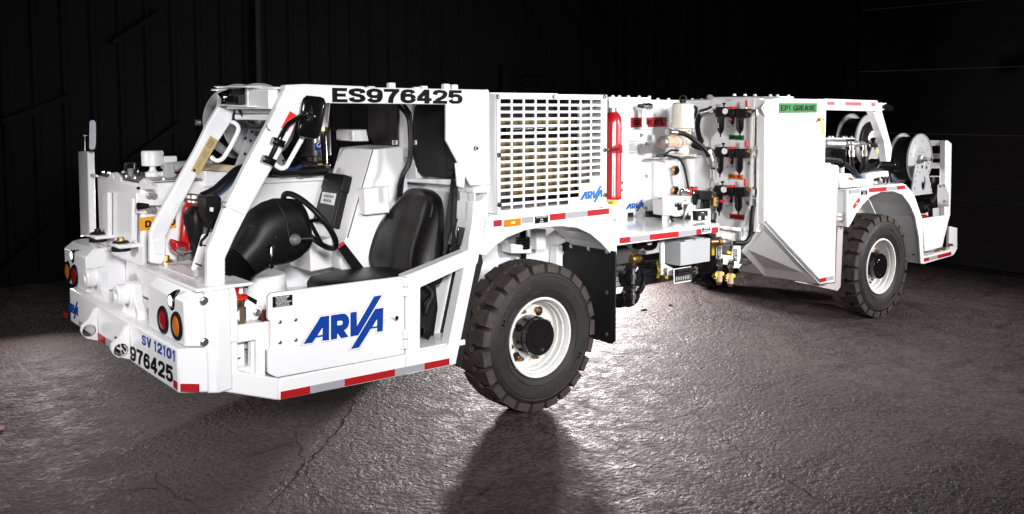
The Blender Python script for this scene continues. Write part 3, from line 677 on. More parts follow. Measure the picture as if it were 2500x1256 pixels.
#==CAB==
# ------------------------------------------------------------------ roll cage
RY = .02
mb = MB().prism(P('F', [(507, 706), (508, 612), (520, 585), (551, 503), (610, 385), (653, 306), (697, 215), (760, 209), (760, 252), (740, 262), (711, 332), (649, 440), (613, 505), (573, 583), (551, 632), (551, 694)], y=RY), (0, .055, 0))
pA = mb.build('roof_pillar', WH, T, .010)
sl = MB().prism(P('F', [(551, 503), (596, 526), (663, 405), (703, 328), (729, 272), (705, 262), (676, 262), (653, 306), (610, 385)], y=.004), (0, .015, 0)).build('cover_plate', WH, pA, .003)
mb = MB()
for c in ((548, 499), (657, 312)): mb.torus(at('F', *c, y=.01), (.3, -.8, .3), .016, .004, 16, 6)
mb.parts('eyelet', STEEL, pA)
q, n = decal_box('M5', [(957, 572), (1030, 617), (1131, 425), (1060, 380)], .001, y=.004)
MB().prism(q, n*.001).build('red_sticker', STKR, sl)
MB().prism(P('F', [(511, 688), (512, 615), (530, 575), (550, 600), (546, 632), (546, 672), (540, 676), (520, 680)], y=.012), (0, .01, 0)).build('gusset', WH, pA, .006)
FY = .74
mb = MB().prism(P('F', [(367.5, 643), (367.5, 571), (376, 548), (431, 449), (478, 365), (506, 307), (533, 262), (539, 245), (580, 245), (573, 263), (566, 298), (530, 352), (483.5, 425), (432.5, 524), (418.4, 552), (406, 579), (405.7, 632), (396, 646)], y=FY), (0, .05, 0))
pF = mb.build('roof_pillar', WH, T, .010)
MB().prism(P('M6', [(560, 900), (690, 855), (685, 1010), (660, 1030), (600, 1030), (640, 1110), (600, 1110), (570, 1040)], y=FY-.012), (0, .01, 0)).build('gusset', WH, pF, .005)
q, n = decal_box('Z1', [(1055, 745), (1115, 778), (1266, 515), (1203, 475)], .001, y=FY)
pl = MB().prism(q, n*.0015).build('data_plate', GOLD, pF)
mb = MB(); f = lambda u, v: (q[0]*(1-u)+q[1]*u)*(1-v)+(q[3]*(1-u)+q[2]*u)*v+n*.0016
def pbar(u0, v0, u1, v1): mb.prism([f(u0, v0), f(u1, v0), f(u1, v1), f(u0, v1)], n*.0005)
for k, (u0, u1, v0, v1) in enumerate([(.2, .30, .72, .94), (.40, .46, .72, .95), (.52, .58, .70, .95), (.64, .70, .74, .92), (.2, .24, .44, .62), (.32, .36, .42, .64), (.44, .48, .42, .6), (.56, .60, .44, .64), (.68, .72, .42, .62), (.30, .33, .14, .38), (.42, .45, .12, .36), (.54, .57, .14, .38)]): pbar(u0, v0, u1, v1)
mb.build('plate_print', mat('print_brown', (.20, .14, .05), .5), pl)
mb = MB(); 
mb.lathe(f(.3, .05), n, [(.008, 0), (.008, .001), (0, .001)], 16); mb.build('plate_emblem', BLK, pl)
def rod(name, fr, pts, r, m, parent): return MB().tube(P3(fr, pts), r, 10).build(name, m, parent)
rod('grab_handle', 'Z1', [(1368, 372, FY), (1400, 385, .71), (1420, 430, .70), (1375, 530, .70), (1335, 600, .70), (1295, 655, .70), (1250, 668, .71), (1212, 640, FY)], .0135, WH, pF)
rod('grab_handle', 'Z3', [(535, 695, .03), (580, 725, 0), (620, 715, -.01), (655, 660, -.01), (700, 580, -.01), (750, 490, -.01), (780, 430, -.01), (790, 360, .03)], .0135, WH, pA)
# roof
mb = MB()
bt = P('F', [(697, 208), (745, 205.5), (887, 211), (893, 213.5), (1192, 219.5), (1192, 255.5), (1087, 255.5), (799, 252.5), (735, 254), (700, 262)], y=RY-.004)
mb.prism(bt, (0, .07, 0))
zr = 2.236
mb.prism([(-1.90, .10, zr), (-.5, .10, zr), (-.5, .84, zr), (-1.97, .84, zr), (-1.97, .70, zr)], (0, 0, -.012))
roof = mb.build('roof', WH, T, .006)
hd = MB().hexa(P('F', [(600, 211), (692, 210), (692, 246), (604, 240)], y=.10), P('F', [(600, 211), (692, 210), (692, 246), (604, 240)], y=.12)) if False else MB().box((-1.93, .10, zr-.125), (-1.87, .70, zr-.013))
hd.box((-1.88, .10, zr-.19), (-1.80, .70, zr-.155))
hdo = hd.build('roof_header', WH, roof, .008)
MB().box((-1.876, .11, zr-.15), (-1.80, .69, zr-.13)).build('header_seam', BOXG, hdo)
mb = MB()
for px, h in ((957, 9), (1036, 5), (1090, 9), (1110, 8), (907, 3), (1018, 3)):
    p = at('F', px, 214, y=.06); mb.box((p.x-.022, .05, zr-.01), (p.x+.022, .09, zr+.004*h))
mb.parts('roof_lug', WH, roof, .006)
mb = MB(); strokes(mb, 'ES976425', *[at('K3' if i in (0, 3) else 'F', a, b, y=RY-.004) for i, (a, b) in enumerate(((688, 480), (1128, 254.5), (1128, 221), (685, 142)))], tx=.34, ty=.22, gap=.09)
mb.build('fleet_number', BLK, roof, smooth=False)
cp = plate('rear_quarter_panel', 'Z5', [(752, 232), (1030, 232), (1030, 125), (1075, 122), (1082, 140), (1085, 848), (940, 858), (752, 510)], .02, WH, T, .004, y=RY-.012)
mb = MB(); p = at('K4', 1462, 640, y=RY-.012); mb.bolt(p, (0, -1, 0), .012, .02); mb.build('panel_bolt', CHR, cp)
# camera bracket at the far front corner
CXB = -1.985
cb = MB()
cb.prism(P('M5', [(178, 97), (560, 97), (560, 112), (225, 112)], x=CXB-.02), (.1, 0, 0)); q = P('M5', [(228, 110), (578, 112), (578, 335), (232, 315)], x=CXB+.05); cb.prism(q, (.008, 0, 0)); q = P('M5', [(228, 300), (578, 318), (578, 338), (232, 316)], x=CXB); cb.prism(q, (.08, 0, 0))
cbo = cb.build('camera_bracket', WH, roof, .003)
mb = MB(); mb.prism(P('M5', [(275, 190), (370, 130), (440, 125), (465, 190), (465, 300), (275, 305)], x=CXB-.005), (.05, 0, 0)); mb.prism(P('M5', [(228, 178), (365, 125), (385, 200), (350, 290), (285, 258)], x=CXB-.05), (.06, 0, 0))
cm_ = mb.build('front_camera', BLKG, cbo, .004)
p = at('M5', 308, 222, x=CXB-.052); MB().lathe(p, (-1, 0, .1), [(.026, 0), (.026, .003), (.018, .008), (0, .010)], 20).build('lens', CHR, cm_)
mb = MB()
bolts('camera_screw', [at('M5', *c, x=CXB-.006) for c in ((405, 158), (420, 187), (432, 216))], (-1, 0, 0), .009, .005, CHR, cm_)
MB().lathe(at('M5', 530, 165, x=CXB+.048), (-1, 0, 0), [(.03, 0), (.03, .004), (.02, .005), (0, .005)], 20).build('grommet', BLKG, cbo)
rod('camera_cable', 'M5', [(465, 325, .62), (500, 400, .6), (580, 500, .55), (660, 548, .5), (740, 545, .45), (810, 480, .4), (890, 370, .3)], .009, HOSE, cbo)
# mirror on its arm by the near pillar
mn = Vector((-.80, -.58, .05)).normalized(); mp0 = at('Z3', 820, 330, y=-.13)
mu = Vector((-mn.y, mn.x, 0)).normalized(); 
def mpx(pts, o=0): return [at('Z3', a, b, pt=mp0+mn*o, n=mn) for a, b in pts]
mo = [(715, 440), (722, 400), (752, 215), (762, 185), (785, 168), (885, 178), (912, 190), (925, 225), (920, 270), (882, 470), (868, 495), (840, 503), (745, 488), (722, 472)]
m0 = mpx(mo); ctr = sum(m0, Vector())/len(m0)
mir = MB().rings([[ctr+(p-ctr)*s+mn*o for p in m0] for s, o in ((.97, -.012), (1, -.004), (1, .006), (.97, .014), (.90, .017), (.55, .022))]).build('side_mirror', BLKG, T)
MB().prism([ctr+(p-ctr)*.94-mn*.013 for p in m0], -mn*.002).build('mirror_face', MIRR, mir)
mb = MB(); 
a = mpx([(770, 305)], .05)[0]; b = mpx([(825, 330)], .03)[0]; c = mpx([(793, 360)], .03)[0]
mb.tube([a, b], .012); mb.tube([b, c], .010); mb.cyl(a-mn*.02, a+mn*.012, .016); mb.cyl(b-mn*.02, b+mn*.010, .014); mb.cyl(c-mn*.01, c+mn*.008, .009)
mb.build('mirror_bracket', CHR, mir)
mb = MB(); mb.prism(mpx([(822, 235), (790, 320), (768, 340), (775, 370), (830, 370), (832, 300)], .024), mn*.006); mb.build('bracket_plate', BLKP, mir, .003)
arm = P3('Z3', [(497, 655, -.03), (540, 570, -.03), (585, 480, -.035), (630, 400, -.06), (690, 355, -.09)])+[a]
MB().tube(arm, .0145, 12).build('mirror_arm', BLKG, mir)
mb = MB()
for c0_, c1_ in (((505, 512), (592, 545)), ((432, 648), (520, 688))):
    a_, b_ = at('Z3', *c0_, y=-.012), at('Z3', *c1_, y=-.012)
    u = (b_-a_).normalized(); v = u.cross(Y_).normalized()*.020
    mb.prism([a_-v, b_-v, b_+v, a_+v], (0, -.035, 0), 0)
    for k in (.15, .35): mb.bolt(a_+(b_-a_)*k-Y_*.035, (0, -1, 0), .008, .005, 1)
mb.build('arm_clamps', [BLKG, CHR], mir, .006)
# far-side mirror on its post
px_ = -2.27
MB().prism(P('Z1', [(190, 595), (262, 597), (270, 960), (278, 1252), (208, 1252)], x=px_), (.05, 0, 0)).box(at('Z1', 280, 788, x=px_), at('Z1', 325, 775, x=px_)+Vector((.02, 0, 0))).build('mirror_post', WH, T, .010)
mfn = Vector((-.55, -.83, 0)).normalized(); mc = at('Z1', 303, 470, x=px_-.02)
q = rrect(at('Z1', 303, 470, pt=mc, n=mfn), Vector((mfn.y, -mfn.x, 0)).normalized()*-1, Z_, .030, .125, .02)
q = [at('Z1', a_, b_, pt=mc, n=mfn) for a_, b_ in ((278, 365), (290, 350), (315, 350), (326, 365), (324, 570), (315, 588), (288, 592), (275, 580))]
fm = MB().prism(q, -mfn*.02).build('side_mirror', BLKG, T, .006)
cq = sum(q, Vector())/8
MB().prism([cq+(p-cq)*.93+mfn*.001 for p in q], mfn*.002).build('mirror_face', MIRR, fm)
mb = MB().tube([at('Z1', 232, 470, x=px_), cq], .007); mb.cyl(at('Z1', 238, 470, x=px_)-X_*.01, at('Z1', 238, 470, x=px_)+X_*.01, .014); mb.tube([at('Z1', 240, 590, x=px_+.03), at('Z1', 240, 475, x=px_+.03)], .006); mb.build('mirror_bracket', CHR, fm)
# ------------------------------------------------------------------ tank behind the lamp housings
TX, TY = -2.295, 1.19
zt = at('F', 332, 447, x=TX).z
tk = MB().box((TX, TY, 1.10), (-.95, 2.16, zt)).box((-2.1, TY, .6), (-.95, 2.1, 1.09)).build('front_tank', WH, T, .022, 3)
mb = MB().box((TX+.02, TY+.03, zt+.001), (-1.35, 2.12, zt+.014)); mb.build('tank_lid', ALU, tk, .004)
MB().box((TX+.01, TY+.02, zt+.0005), (-1.34, 2.13, zt+.004)).build('lid_gasket', BLKP, tk)
bolts('lid_bolt', [Vector((TX+.06+i*.1, y, zt+.014)) for i in range(9) for y in (TY+.06, 2.09)]+[Vector((TX+.05, TY+.1+i*.18, zt+.014)) for i in range(6)], Z_, .010, .008, STEEL, tk)
def lug(fr, pts, hole, hr, y, name='lifting_lug'):
    c = at(fr, *hole, x=y); o = P(fr, pts, x=y)
    return holed(MB(), o, [circ(c, Y_, Z_, hr, 16)], (.015, 0, 0)).build(name, WH, tk, .003)
lug('Z1', [(395, 818), (425, 785), (450, 760), (480, 757), (500, 775), (515, 800), (520, 830)], (465, 788), .022, TX+.0)
lug('Z1', [(640, 870), (660, 830), (690, 805), (725, 806), (745, 830), (760, 855), (790, 862), (790, 885), (640, 890)], (707, 825), .02, TX+.0)
p = at('Z1', 598, 800, y=1.75); MB().lathe((p.x, p.y, zt+.012), Z_, [(.055, 0), (.055, .012), (.040, .014), (.042, .085), (.036, .092), (0, .092)], 24).build('sight_cap', CLEAR, tk)
MB().lathe((p.x, p.y, zt+.014), Z_, [(.05, 0), (.05, .01), (.02, .012), (.02, .05), (0, .05)], 16).build('filler_neck', ALU, tk)
p = at('Z1', 765, 800, y=1.62); br = MB().lathe((p.x, p.y, zt+.012), Z_, [(.05, 0), (.05, .03), (.03, .035), (.02, .05), (.02, .07), (.070, .075), (.072, .16), (.066, .175), (0, .178)], 32).build('breather', WHT, tk)
p = at('Z1', 880, 800, y=1.6); mb = MB().lathe((p.x, p.y, zt+.012), Z_, [(.06, 0), (.06, .03), (.03, .035), (.03, .06), (0, .06)], 24); mb.box((p.x-.04, p.y-.05, zt+.06), (p.x+.05, p.y+.03, zt+.15)); mb.build('level_gauge', WHT, tk, .008)
p = at('Z1', 885, 740, y=1.5); MB().box((p.x-.03, p.y-.03, p.z-.05), (p.x+.03, p.y+.03, p.z+.05)).cyl((p.x+.03, p.y, p.z+.02), (p.x+.3, p.y+.02, p.z+.03), .035, None, 16).build('valve_block', BOXG, tk, .006)
rod('tank_hose', 'Z1', [(900, 738, 1.55), (960, 738, 1.5), (1030, 735, 1.45)], .022, mat('hose_dark_red', (.09, .012, .014), .5), tk)
# corner angles and rubber feet in front of the tank
mb = MB()
mb.prism(P('M6', [(75, 430), (130, 432), (132, 855), (75, 855)], x=TX-.035), (.03, 0, 0)); mb.prism(P('M6', [(340, 480), (372, 495), (365, 900), (340, 915)], x=TX-.045), (.03, 0, 0))
zb = at('M6', 230, 925, x=-2.36).z
for c in ((35, 850), (255, 935)):
    p = at('M6', *c, x=-2.37); mb.box((p.x-.045, p.y-.11, p.z-.012), (p.x+.10, p.y+.11, p.z+.012))
mb.parts('tank_foot', WH, tk, .008)
for c, s in (((35, 850), 0), ((255, 935), 1)):
    p = at('M6', *c, x=-2.37)
    o = MB().cyl(p-Z_*.04, p-Z_*.012, .058, None, 28).cyl(p+Z_*.012, p+Z_*.026, .052, .046, 28).build('rubber_mount', BLKP, tk, .004)
    MB().bolt(p+Z_*.026, Z_, .020, .018).build('mount_bolt', BRASS if s else BLKP, o)
# front recess between the lamp housings
mb = MB()
hy0 = yf0
pz = at('F', 315, 617, x=-2.2).z
mb.prism([(-2.2, .62, .86), (-2.2, hy0+.02, .86), (-2.2, hy0+.02, 1.135), (-2.2, 1.18, 1.135), (-2.2, 1.0, 1.0), (-2.2, .62, 1.0)], (.3, 0, 0))
mb.box((-2.34, hy0-.02, 1.135), (-1.9, 2.2, 1.163)); mb.box((-2.42, -.04, 1.155), (-2.1, .92, 1.175))
mb.box((-2.25, .0, .60), (-2.05, 2.2, .70))
mb.build('front_deck', WH, T, .010)
MB().box((-2.19, .60, .70), (-2.1, .64, 1.12)).build('recess_wall', WH, T, .004)
for pts, hole, boss in (([(300, 716), (303, 660), (318, 640), (330, 600), (345, 470), (368, 400), (400, 388), (425, 395), (440, 440), (440, 610), (470, 690), (520, 770), (478, 815)], (342, 632), (385, 490)), ([(637, 895), (655, 850), (668, 790), (680, 600), (690, 550), (715, 533), (755, 535), (775, 570), (790, 740), (810, 790), (835, 850), (837, 1012)], (792, 862), (705, 660))):
    x = -2.44; bo = at('B8', *boss, x=x)
    o = holed(MB(), P('B8', pts, x=x), [circ(at('B8', *hole, x=x), Y_, Z_, .028, 16, .036)], (.05, 0, 0)).build('tow_bracket', WH, T, .006)
    MB().lathe(bo, (-1, 0, 0), [(.062, 0), (.062, .055), (.055, .062), (.030, .062), (.026, .055), (.024, .0)], 28).build('pin_boss', WH, o)
for pts, hole in (([(384, 812), (412, 806), (416, 1140), (300, 1118), (262, 1085), (243, 1040), (253, 995), (290, 960), (325, 925)], (326, 1040)), ([(700, 990), (738, 984), (745, 1330), (640, 1310), (575, 1280), (552, 1230), (560, 1180), (600, 1140), (640, 1110)], (650, 1240))):
    y0 = at('B8', *pts[1], x=BX).y; c = at('B8', *hole, y=y0)
    holed(MB(), P('B8', pts, y=y0), [circ(c, X_, Z_, .042, 20)], (0, .032, 0)).build('tow_eye', WH, T, .006)
p = at('Z2', 776, 228, z=1.175); MB().cyl(p, p+Z_*.006, .05, None, 20).bolt(p+Z_*.006, Z_, .030, .025).build('pillar_bolt', BRASS, T)
MB().prism([at('Z2', *c, z=1.178) for c in ((740, 250), (880, 240), (1020, 320), (980, 350), (740, 262))], (0, 0, .006)).build('pillar_base_plate', WH, T, .002)
# tank side facing the cab: valve, yellow label
mb = MB().prism(P('M6', [(405, 440), (625, 455), (622, 640), (410, 635)], y=TY-.035), (0, .03, 0))
vb = mb.build('valve_bracket', WH, tk, .005)
bolts('bracket_bolt', [at('M6', *c, y=TY-.036) for c in ((530, 470), (575, 473), (530, 603), (573, 606))], (0, -1, 0), .016, .010, STEEL, vb)
mb = MB().tube([at('M6', 515, 562, y=TY-.13), at('M6', 610, 560, y=TY-.06), at('M6', 700, 555, y=TY-.02)], .006, 8, 1, False)
mb.lathe(at('M6', 518, 562, y=TY-.13), at('M6', 420, 566, y=TY-.14)-at('M6', 518, 562, y=TY-.13), [(.014, 0), (.02, .6), (.024, 1), (0, 1)], 16, 0, True)
mb.build('valve_lever', [BLKP, CHR], vb)
q, n = decal_box('M6', [(432, 803), (785, 775), (785, 640), (432, 676)], .001, y=TY)
pl = MB().prism(q, n*.0012).build('diesel_label', AMBY, tk)
mb = MB(); f = lambda u, v: (q[0]*(1-u)+q[1]*u)*(1-v)+(q[3]*(1-u)+q[2]*u)*v+n*.0016
for u0_, w_ in ((.15, .17), (.84, .14)): strokes(MB(), 'D', f(u0_, .22), f(u0_+w_, .22), f(u0_+w_, .74), f(u0_, .74)).build('lettering', BLK, pl)
#==CAB2==
def loft(mb, fr, pairs, y, hw, n=20, m=0, pw=.8):
    """rounded body following measured edge pairs on plane y; hw = half widths along y"""
    R = []
    for i, (a, b) in enumerate(pairs):
        yy = y[i] if isinstance(y, (list, tuple)) else y
        p, q = at(fr, *a, y=yy), at(fr, *b, y=yy); c = (p+q)/2; u = (p-q)/2; h = hw[i]
        R.append([c+u*(math.copysign(abs(math.cos(t))**pw, math.cos(t)))+Y_*(h*math.copysign(abs(math.sin(t))**pw, math.sin(t))) for t in [2*PI*k/n for k in range(n)]])
    return mb.rings(R, m)
# ------------------------------------------------------------------ cab interior
# engine cover beside the driver: sloping front, side panel and the upright behind
CYY = .72
mb = MB()
pr = P('F', [(909, 366), (985, 358), (1000, 470), (1000, 640), (960, 690), (835, 660), (830, 640), (847, 580)], y=CYY)
mb.prism(pr, (0, .46, 0)); con = mb.build('engine_cover', WH, T, .014, 3)
plate('seam_strip', 'F', [(909, 366), (912, 366), (850, 582), (847, 581)], .002, SEAM, con, 0, y=CYY-.003)
MB().prism(P('F', [(890, 462), (950, 455), (952, 520), (892, 526)], y=CYY-.09), (0, .085, 0)).build('junction_box', WH, con, .008)
plate('box_flange', 'F', [(884, 459), (893, 459), (893, 525), (884, 524)], .004, WH, con, .001, y=CYY-.012)
bolts('flange_bolt', [at('F', 888, 466, y=CYY-.013), at('F', 888, 515, y=CYY-.013)], (0, -1, 0), .006, .004, STEEL, con)
# operator's manual box leaning on the sloping front
sl0, sl1 = at('F', 847, 580, y=CYY), at('F', 909, 366, y=CYY); sd = (sl1-sl0).normalized(); sn = Vector((-sd.z, 0, sd.x)).normalized()
if sn.x > 0: sn = -sn
bp0 = sl0+Y_*.25; PN = dict(pt=bp0+sn*.06, n=sn)
q = [at('Z3', a, b, **PN) for a, b in ((818, 1135), (975, 1178), (1055, 800), (1060, 785), (930, 760))]
q = [at('Z3', a, b, **PN) for a, b in ((822, 1130), (975, 1180), (1068, 778), (928, 762))]
mbx = MB().prism(q, -sn*.075+Y_*-.0).build('manual_box', BLKP, con, .012, 3)
q2 = [at('Z3', a, b, **PN) for a, b in ((893, 878), (1046, 905), (1075, 775), (925, 758))]
MB().prism([p+sn*.006 for p in q2], -sn*.085).build('box_lid', BLKP, mbx, .010, 3)
q = [at('Z3', a, b, **PN)+sn*.0012 for a, b in ((888, 992), (992, 1012), (1010, 922), (905, 908))]
pl = MB().prism(q, sn*.0012).build('manual_label', WHT, mbx)
mb = MB(); f = lambda u, v: (q[0]*(1-u)+q[1]*u)*(1-v)+(q[3]*(1-u)+q[2]*u)*v+sn*.0026
mb.text("OPERATOR'S", lambda u, v, w: f(.12+.76*u, .58+.22*v)+sn*w*.0004, .015); mb.text('MANUAL', lambda u, v, w: f(.2+.6*u, .2+.22*v)+sn*w*.0004, .015)
mb.build('lettering', BLK, pl)
# floor, low tunnel and inner walls
MB().box((-2.2, -.02, .585), (-.66, 1.18, .62)).build('cab_floor', WH, T, .004)
mb = MB(); mb.prism([(-2.15, .45, .62), (-2.15, .45, .92), (-1.2, .45, .86), (-.7, .45, .80), (-.7, .45, .62)], (0, .73, 0)); mb.build('floor_tunnel', WH, T, .02)
plate('pedal_box', 'N2', [(970, 690), (1215, 632), (1222, 960), (985, 1008)], .32, WH, T, .010, y=.78)
MB().cyl((-1.72, .72, .80), (-1.72, .72, 1.07), .17, .15, 32).build('tunnel_boot', WH, T, .01)
MB().box((-2.2, .06, .62), (-2.12, 1.18, 1.155)).build('firewall', WH, T, .006)
MB().box((-1.75, .30, .70), (-.75, .32, .98)).build('seat_side_wall', WH, T, .004)
# tank-side ledge behind the cab: long panel with rail on top
zl = at('F', 720, 441, y=1.17).z
MB().box((-1.9, 1.155, zl-.01), (-.62, 1.21, zl+.012)).build('panel_rail', WH, tk, .004)
MB().box((-.949, 1.20, .6), (-.3, 2.16, zl)).build('rear_tank_body', WH, tk, .01)
# steering column
YC = .30
key = [((5, 1075), (250, 1180)), ((-5, 960), (292, 1118)), ((35, 850), (318, 1062)), ((95, 742), (336, 1036))]
bel = []
for i in range(19):
    t = i/18*3; k = min(2, int(t)); f_ = t-k; sc_ = 1.04 if i % 2 else .86
    A_, B_ = [[key[k][e][d]*(1-f_)+key[k+1][e][d]*f_ for d in (0, 1)] for e in (0, 1)]
    m_ = [(A_[d]+B_[d])/2 for d in (0, 1)]
    bel.append(tuple(tuple(m_[d]+(E_[d]-m_[d])*sc_ for d in (0, 1)) for E_ in (A_, B_)))
mb = MB(); loft(mb, 'N2', bel, YC, [.145 if i % 2 else .122 for i in range(19)], 28, 0, 1); 
col = MB()
sh = [((95, 745), (330, 1042)), ((150, 660), (370, 1022)), ((230, 560), (450, 975)), ((262, 470), (540, 935)), ((300, 390), (640, 920)), ((360, 315), (735, 895)), ((470, 245), (815, 850)), ((600, 202), (900, 770)), ((700, 200), (918, 720)), ((790, 205), (905, 640)), ((825, 260), (862, 540))]
loft(col, 'N2', sh, YC, [.13, .135, .14, .145, .15, .155, .16, .165, .165, .15, .11], 32, 0, .8)
sc = col.build('steering_column', BLKP, T, 0, ang=60)
for p_ in sc.data.polygons: p_.use_smooth = True
mb.build('bellows', BLKP, sc, 0, ang=50)
bolts('column_screw', [at('N2', a, b, y=YC-.155) for a, b in ((735, 495), (605, 635), (318, 510))], (0, -1, 0), .006, .004, CHR, sc)
MB().tube(P3('N2', [(605, 210, YC-.06), (640, 290, YC-.145), (690, 380, YC-.17), (720, 500, YC-.172), (760, 690, YC-.17), (815, 830, YC-.10)]), .004, 6).build('column_seam', DARK, sc)
mb = MB(); mb.tube(P3('N2', [(505, 720, YC-.15), (560, 735, YC-.19)]), .012, 10); mb.tube(P3('N2', [(560, 735, YC-.19), (553, 840, YC-.2), (548, 935, YC-.2)]), .009, 10); mb.lathe(at('N2', 548, 940, y=YC-.2), Z_, [(0, -.02), (.014, -.012), (.015, .012), (.008, .02)], 12)
lv = mb.build('tilt_lever', BLKG, sc); p = at('N2', 568, 738, y=YC-.2); MB().lathe(p, (0, -1, 0), [(.009, 0), (.009, .006), (0, .008)], 12).build('lever_bolt', CHR, lv)
hub = at('N2', 905, 510, y=YC); wc = at('N2', 968, 440, y=YC)
wa = at('N2', 745, 150, y=YC); wb = at('N2', 1185, 745, y=YC); wc = (wa+wb)/2; wd = (wb-wa).normalized(); wn_ = Vector((-wd.z, 0, wd.x)).normalized(); wR = (wb-wa).length/2
sw = MB().torus(wc, wn_, wR, .0175, 56, 12).build('steering_wheel', BLKP, sc)
mb = MB(); mb.cyl(hub-wn_*.02*(1 if wn_.x > 0 else -1), wc, .04, .035, 20)
for a_ in (0.35, 2.45, 4.5):
    u_ = wd; v_ = Y_; d_ = u_*math.cos(a_)+v_*math.sin(a_); mb.tube([wc+d_*.02, wc+d_*wR], .013, 8)
mb.build('wheel_spokes', BLKP, sw)
kp = at('N2', 810, 655, y=YC-.20); MB().lathe(kp, (0, -1, .1), [(0, -.035), (.024, -.026), (.035, 0), (.024, .026), (0, .035)], 20).build('grey_knob', mat('grey_plastic', (.10, .10, .10), .5), sc)
a_, b_ = at('N2', 840, 645, y=YC-.2), at('N2', 1000, 640, y=YC-.24); mb = MB().tube([a_, b_], .016, 12); mb.cyl(b_-(b_-a_)*.25, b_+(b_-a_)*.02, .020, None, 16); mb.build('multi_switch', BLKP, sc)
# seat
SYc = .36
rowsB = [  # measured: y px, left px, right px (F), forward bulge of the bolsters
 (690, 925, 1080, .05), (662, 916, 1082, .09), (630, 912, 1084, .11), (600, 914, 1086, .11), (565, 926, 1087, .09), (530, 948, 1088, .06), (505, 965, 1087, .04), (482, 978, 1082, .02), (468, 992, 1068, .01), (460, 1008, 1046, 0)]
R = []; n = 26
for py, xl, xr, bl in rowsB:
    xc = (xl+xr)/2; c = at('F', xc, py, y=SYc)
    t = (690-py)/230; c.x = at('F', 1000, 690, y=SYc).x+.14*t+.02
    c2 = at('F', xc, py, x=c.x); hw = abs(at('F', xl, py, x=c.x).y-at('F', xr, py, x=c.x).y)/2*.86; th = .075*(1-.45*t)
    row = []
    for k in range(n):
        a = 2*PI*k/n; cy2, sx2 = math.cos(a), math.sin(a)
        yy = hw*math.copysign(abs(cy2)**.7, cy2); xx = th*math.copysign(abs(sx2)**.7, sx2)
        f_ = abs(yy)/max(hw, .01)
        if sx2 < 0: xx -= bl*max(0, math.sin(PI*min(1, max(0, (f_-.35)/.75))))
        row.append(Vector((c.x+xx, c2.y+yy, c2.z)))
    R.append(row)
seat = MB().rings(R).build('driver_seat', LEATH, T, 0, ang=60)
seat.modifiers.new('s', 'SUBSURF').levels = 1; seat.modifiers['s'].render_levels = 2
for p_ in seat.data.polygons: p_.use_smooth = True
# brown centre panel
def seatp(px, py, dx):
    t = (690-py)/230; x = at('F', 1000, 690, y=SYc).x+.14*t+.02-.075*(1-.45*t)-dx
    return at('F', px, py, x=x)
L_ = [(948, 680), (950, 640), (955, 600), (960, 560), (968, 525), (978, 500), (990, 480)]; R_ = [(1020, 680), (1026, 640), (1034, 600), (1042, 560), (1052, 525), (1056, 500), (1052, 478)]
mb = MB(); rows = []
for (a, b), (c, d) in zip(L_, R_):
    rows.append([seatp(a+(c-a)*k/6, b+(d-b)*k/6, .012*math.sin(PI*k/6)+.004) for k in range(7)])
for i in range(len(rows)-1):
    for k in range(6):
        mb.hexa([rows[i][k], rows[i][k+1], rows[i+1][k+1], rows[i+1][k]], [p+X_*.03 for p in (rows[i][k], rows[i][k+1], rows[i+1][k+1], rows[i+1][k])])
for side, nm in ((L_, 'seat_piping'), (R_, 'seat_piping')):
    MB().tube([seatp(a, b, .012) for a, b in side], .006, 8).build(nm, LEATH, seat)
mb.build('centre_panel', LEATH2, seat, ang=60)
cz = at('F', 880, 680, y=.3).z
mb = MB(); q = [at('N2', *c, z=cz) for c in ((1010, 1110), (1100, 1070), (1346, 1000), (1700, 960), (1900, 1100), (1750, 1200), (1300, 1250), (1080, 1180))]
x0 = at('F', 770, 690, y=SYc).x; x1 = at('F', 985, 690, y=SYc).x
Rc = []
for z_, s_ in ((cz-.10, .92), (cz-.06, 1), (cz-.02, 1), (cz+.01, .93), (cz+.02, .75)):
    c_ = Vector(((x0+x1)/2, SYc, z_)); hx = (x1-x0)/2*s_; hy = .25*s_
    Rc.append([c_+Vector((hx*math.copysign(abs(math.cos(t))**.6, math.cos(t)), hy*math.copysign(abs(math.sin(t))**.6, math.sin(t)), 0)) for t in [2*PI*k/28 for k in range(28)]])
MB().rings(Rc).build('seat_cushion', LEATH, seat, ang=60)
MB().box((x0+.12, SYc-.18, .62), (x1-.05, SYc+.18, cz-.09)).build('seat_suspension', BLKM, seat, .02)
mb = MB(); mb.prism(P('Z4', [(812, 125), (860, 92), (1010, 285), (925, 285)], y=.55), (0, .03, 0)); bk = mb.build('belt_buckle', BLKP, seat, .006)
MB().prism(P('Z4', [(812, 125), (860, 92), (866, 100), (818, 134)], y=.548), (0, .034, 0)).build('buckle_button', REDR, bk)
mb = MB(); mb.prism(P('N3', [(940, 30), (1000, 60), (985, 330), (960, 560), (900, 780), (870, 950), (830, 960), (855, 800), (850, 680), (880, 480), (910, 300)], y=.06), (0, .004, 0)); sb_ = mb.build('seat_belt', BLKM, T)
mb = MB(); mb.prism(P('N3', [(965, 60), (1020, 40), (1000, 460), (985, 640), (1000, 790), (960, 800), (945, 640)], y=.05), (0, .004, 0)); mb.build('belt_strap', BLKM, sb_)
MB().prism(P('K4', [(1160, 940), (1220, 890), (1270, 900), (1278, 980), (1260, 1045), (1215, 1040), (1175, 990)], y=.04), (0, .03, 0)).build('belt_guide', BLKP, sb_, .008)
MB().prism(P('N3', [(915, 830), (960, 780), (1060, 790), (1050, 870), (930, 910)], y=.05), (0, .06, 0)).build('belt_retractor', BLKP, sb_, .01)
q, n = decal_box('N3', [(1005, 780), (1055, 870), (1106, 590), (1018, 580)], .001, y=.02)
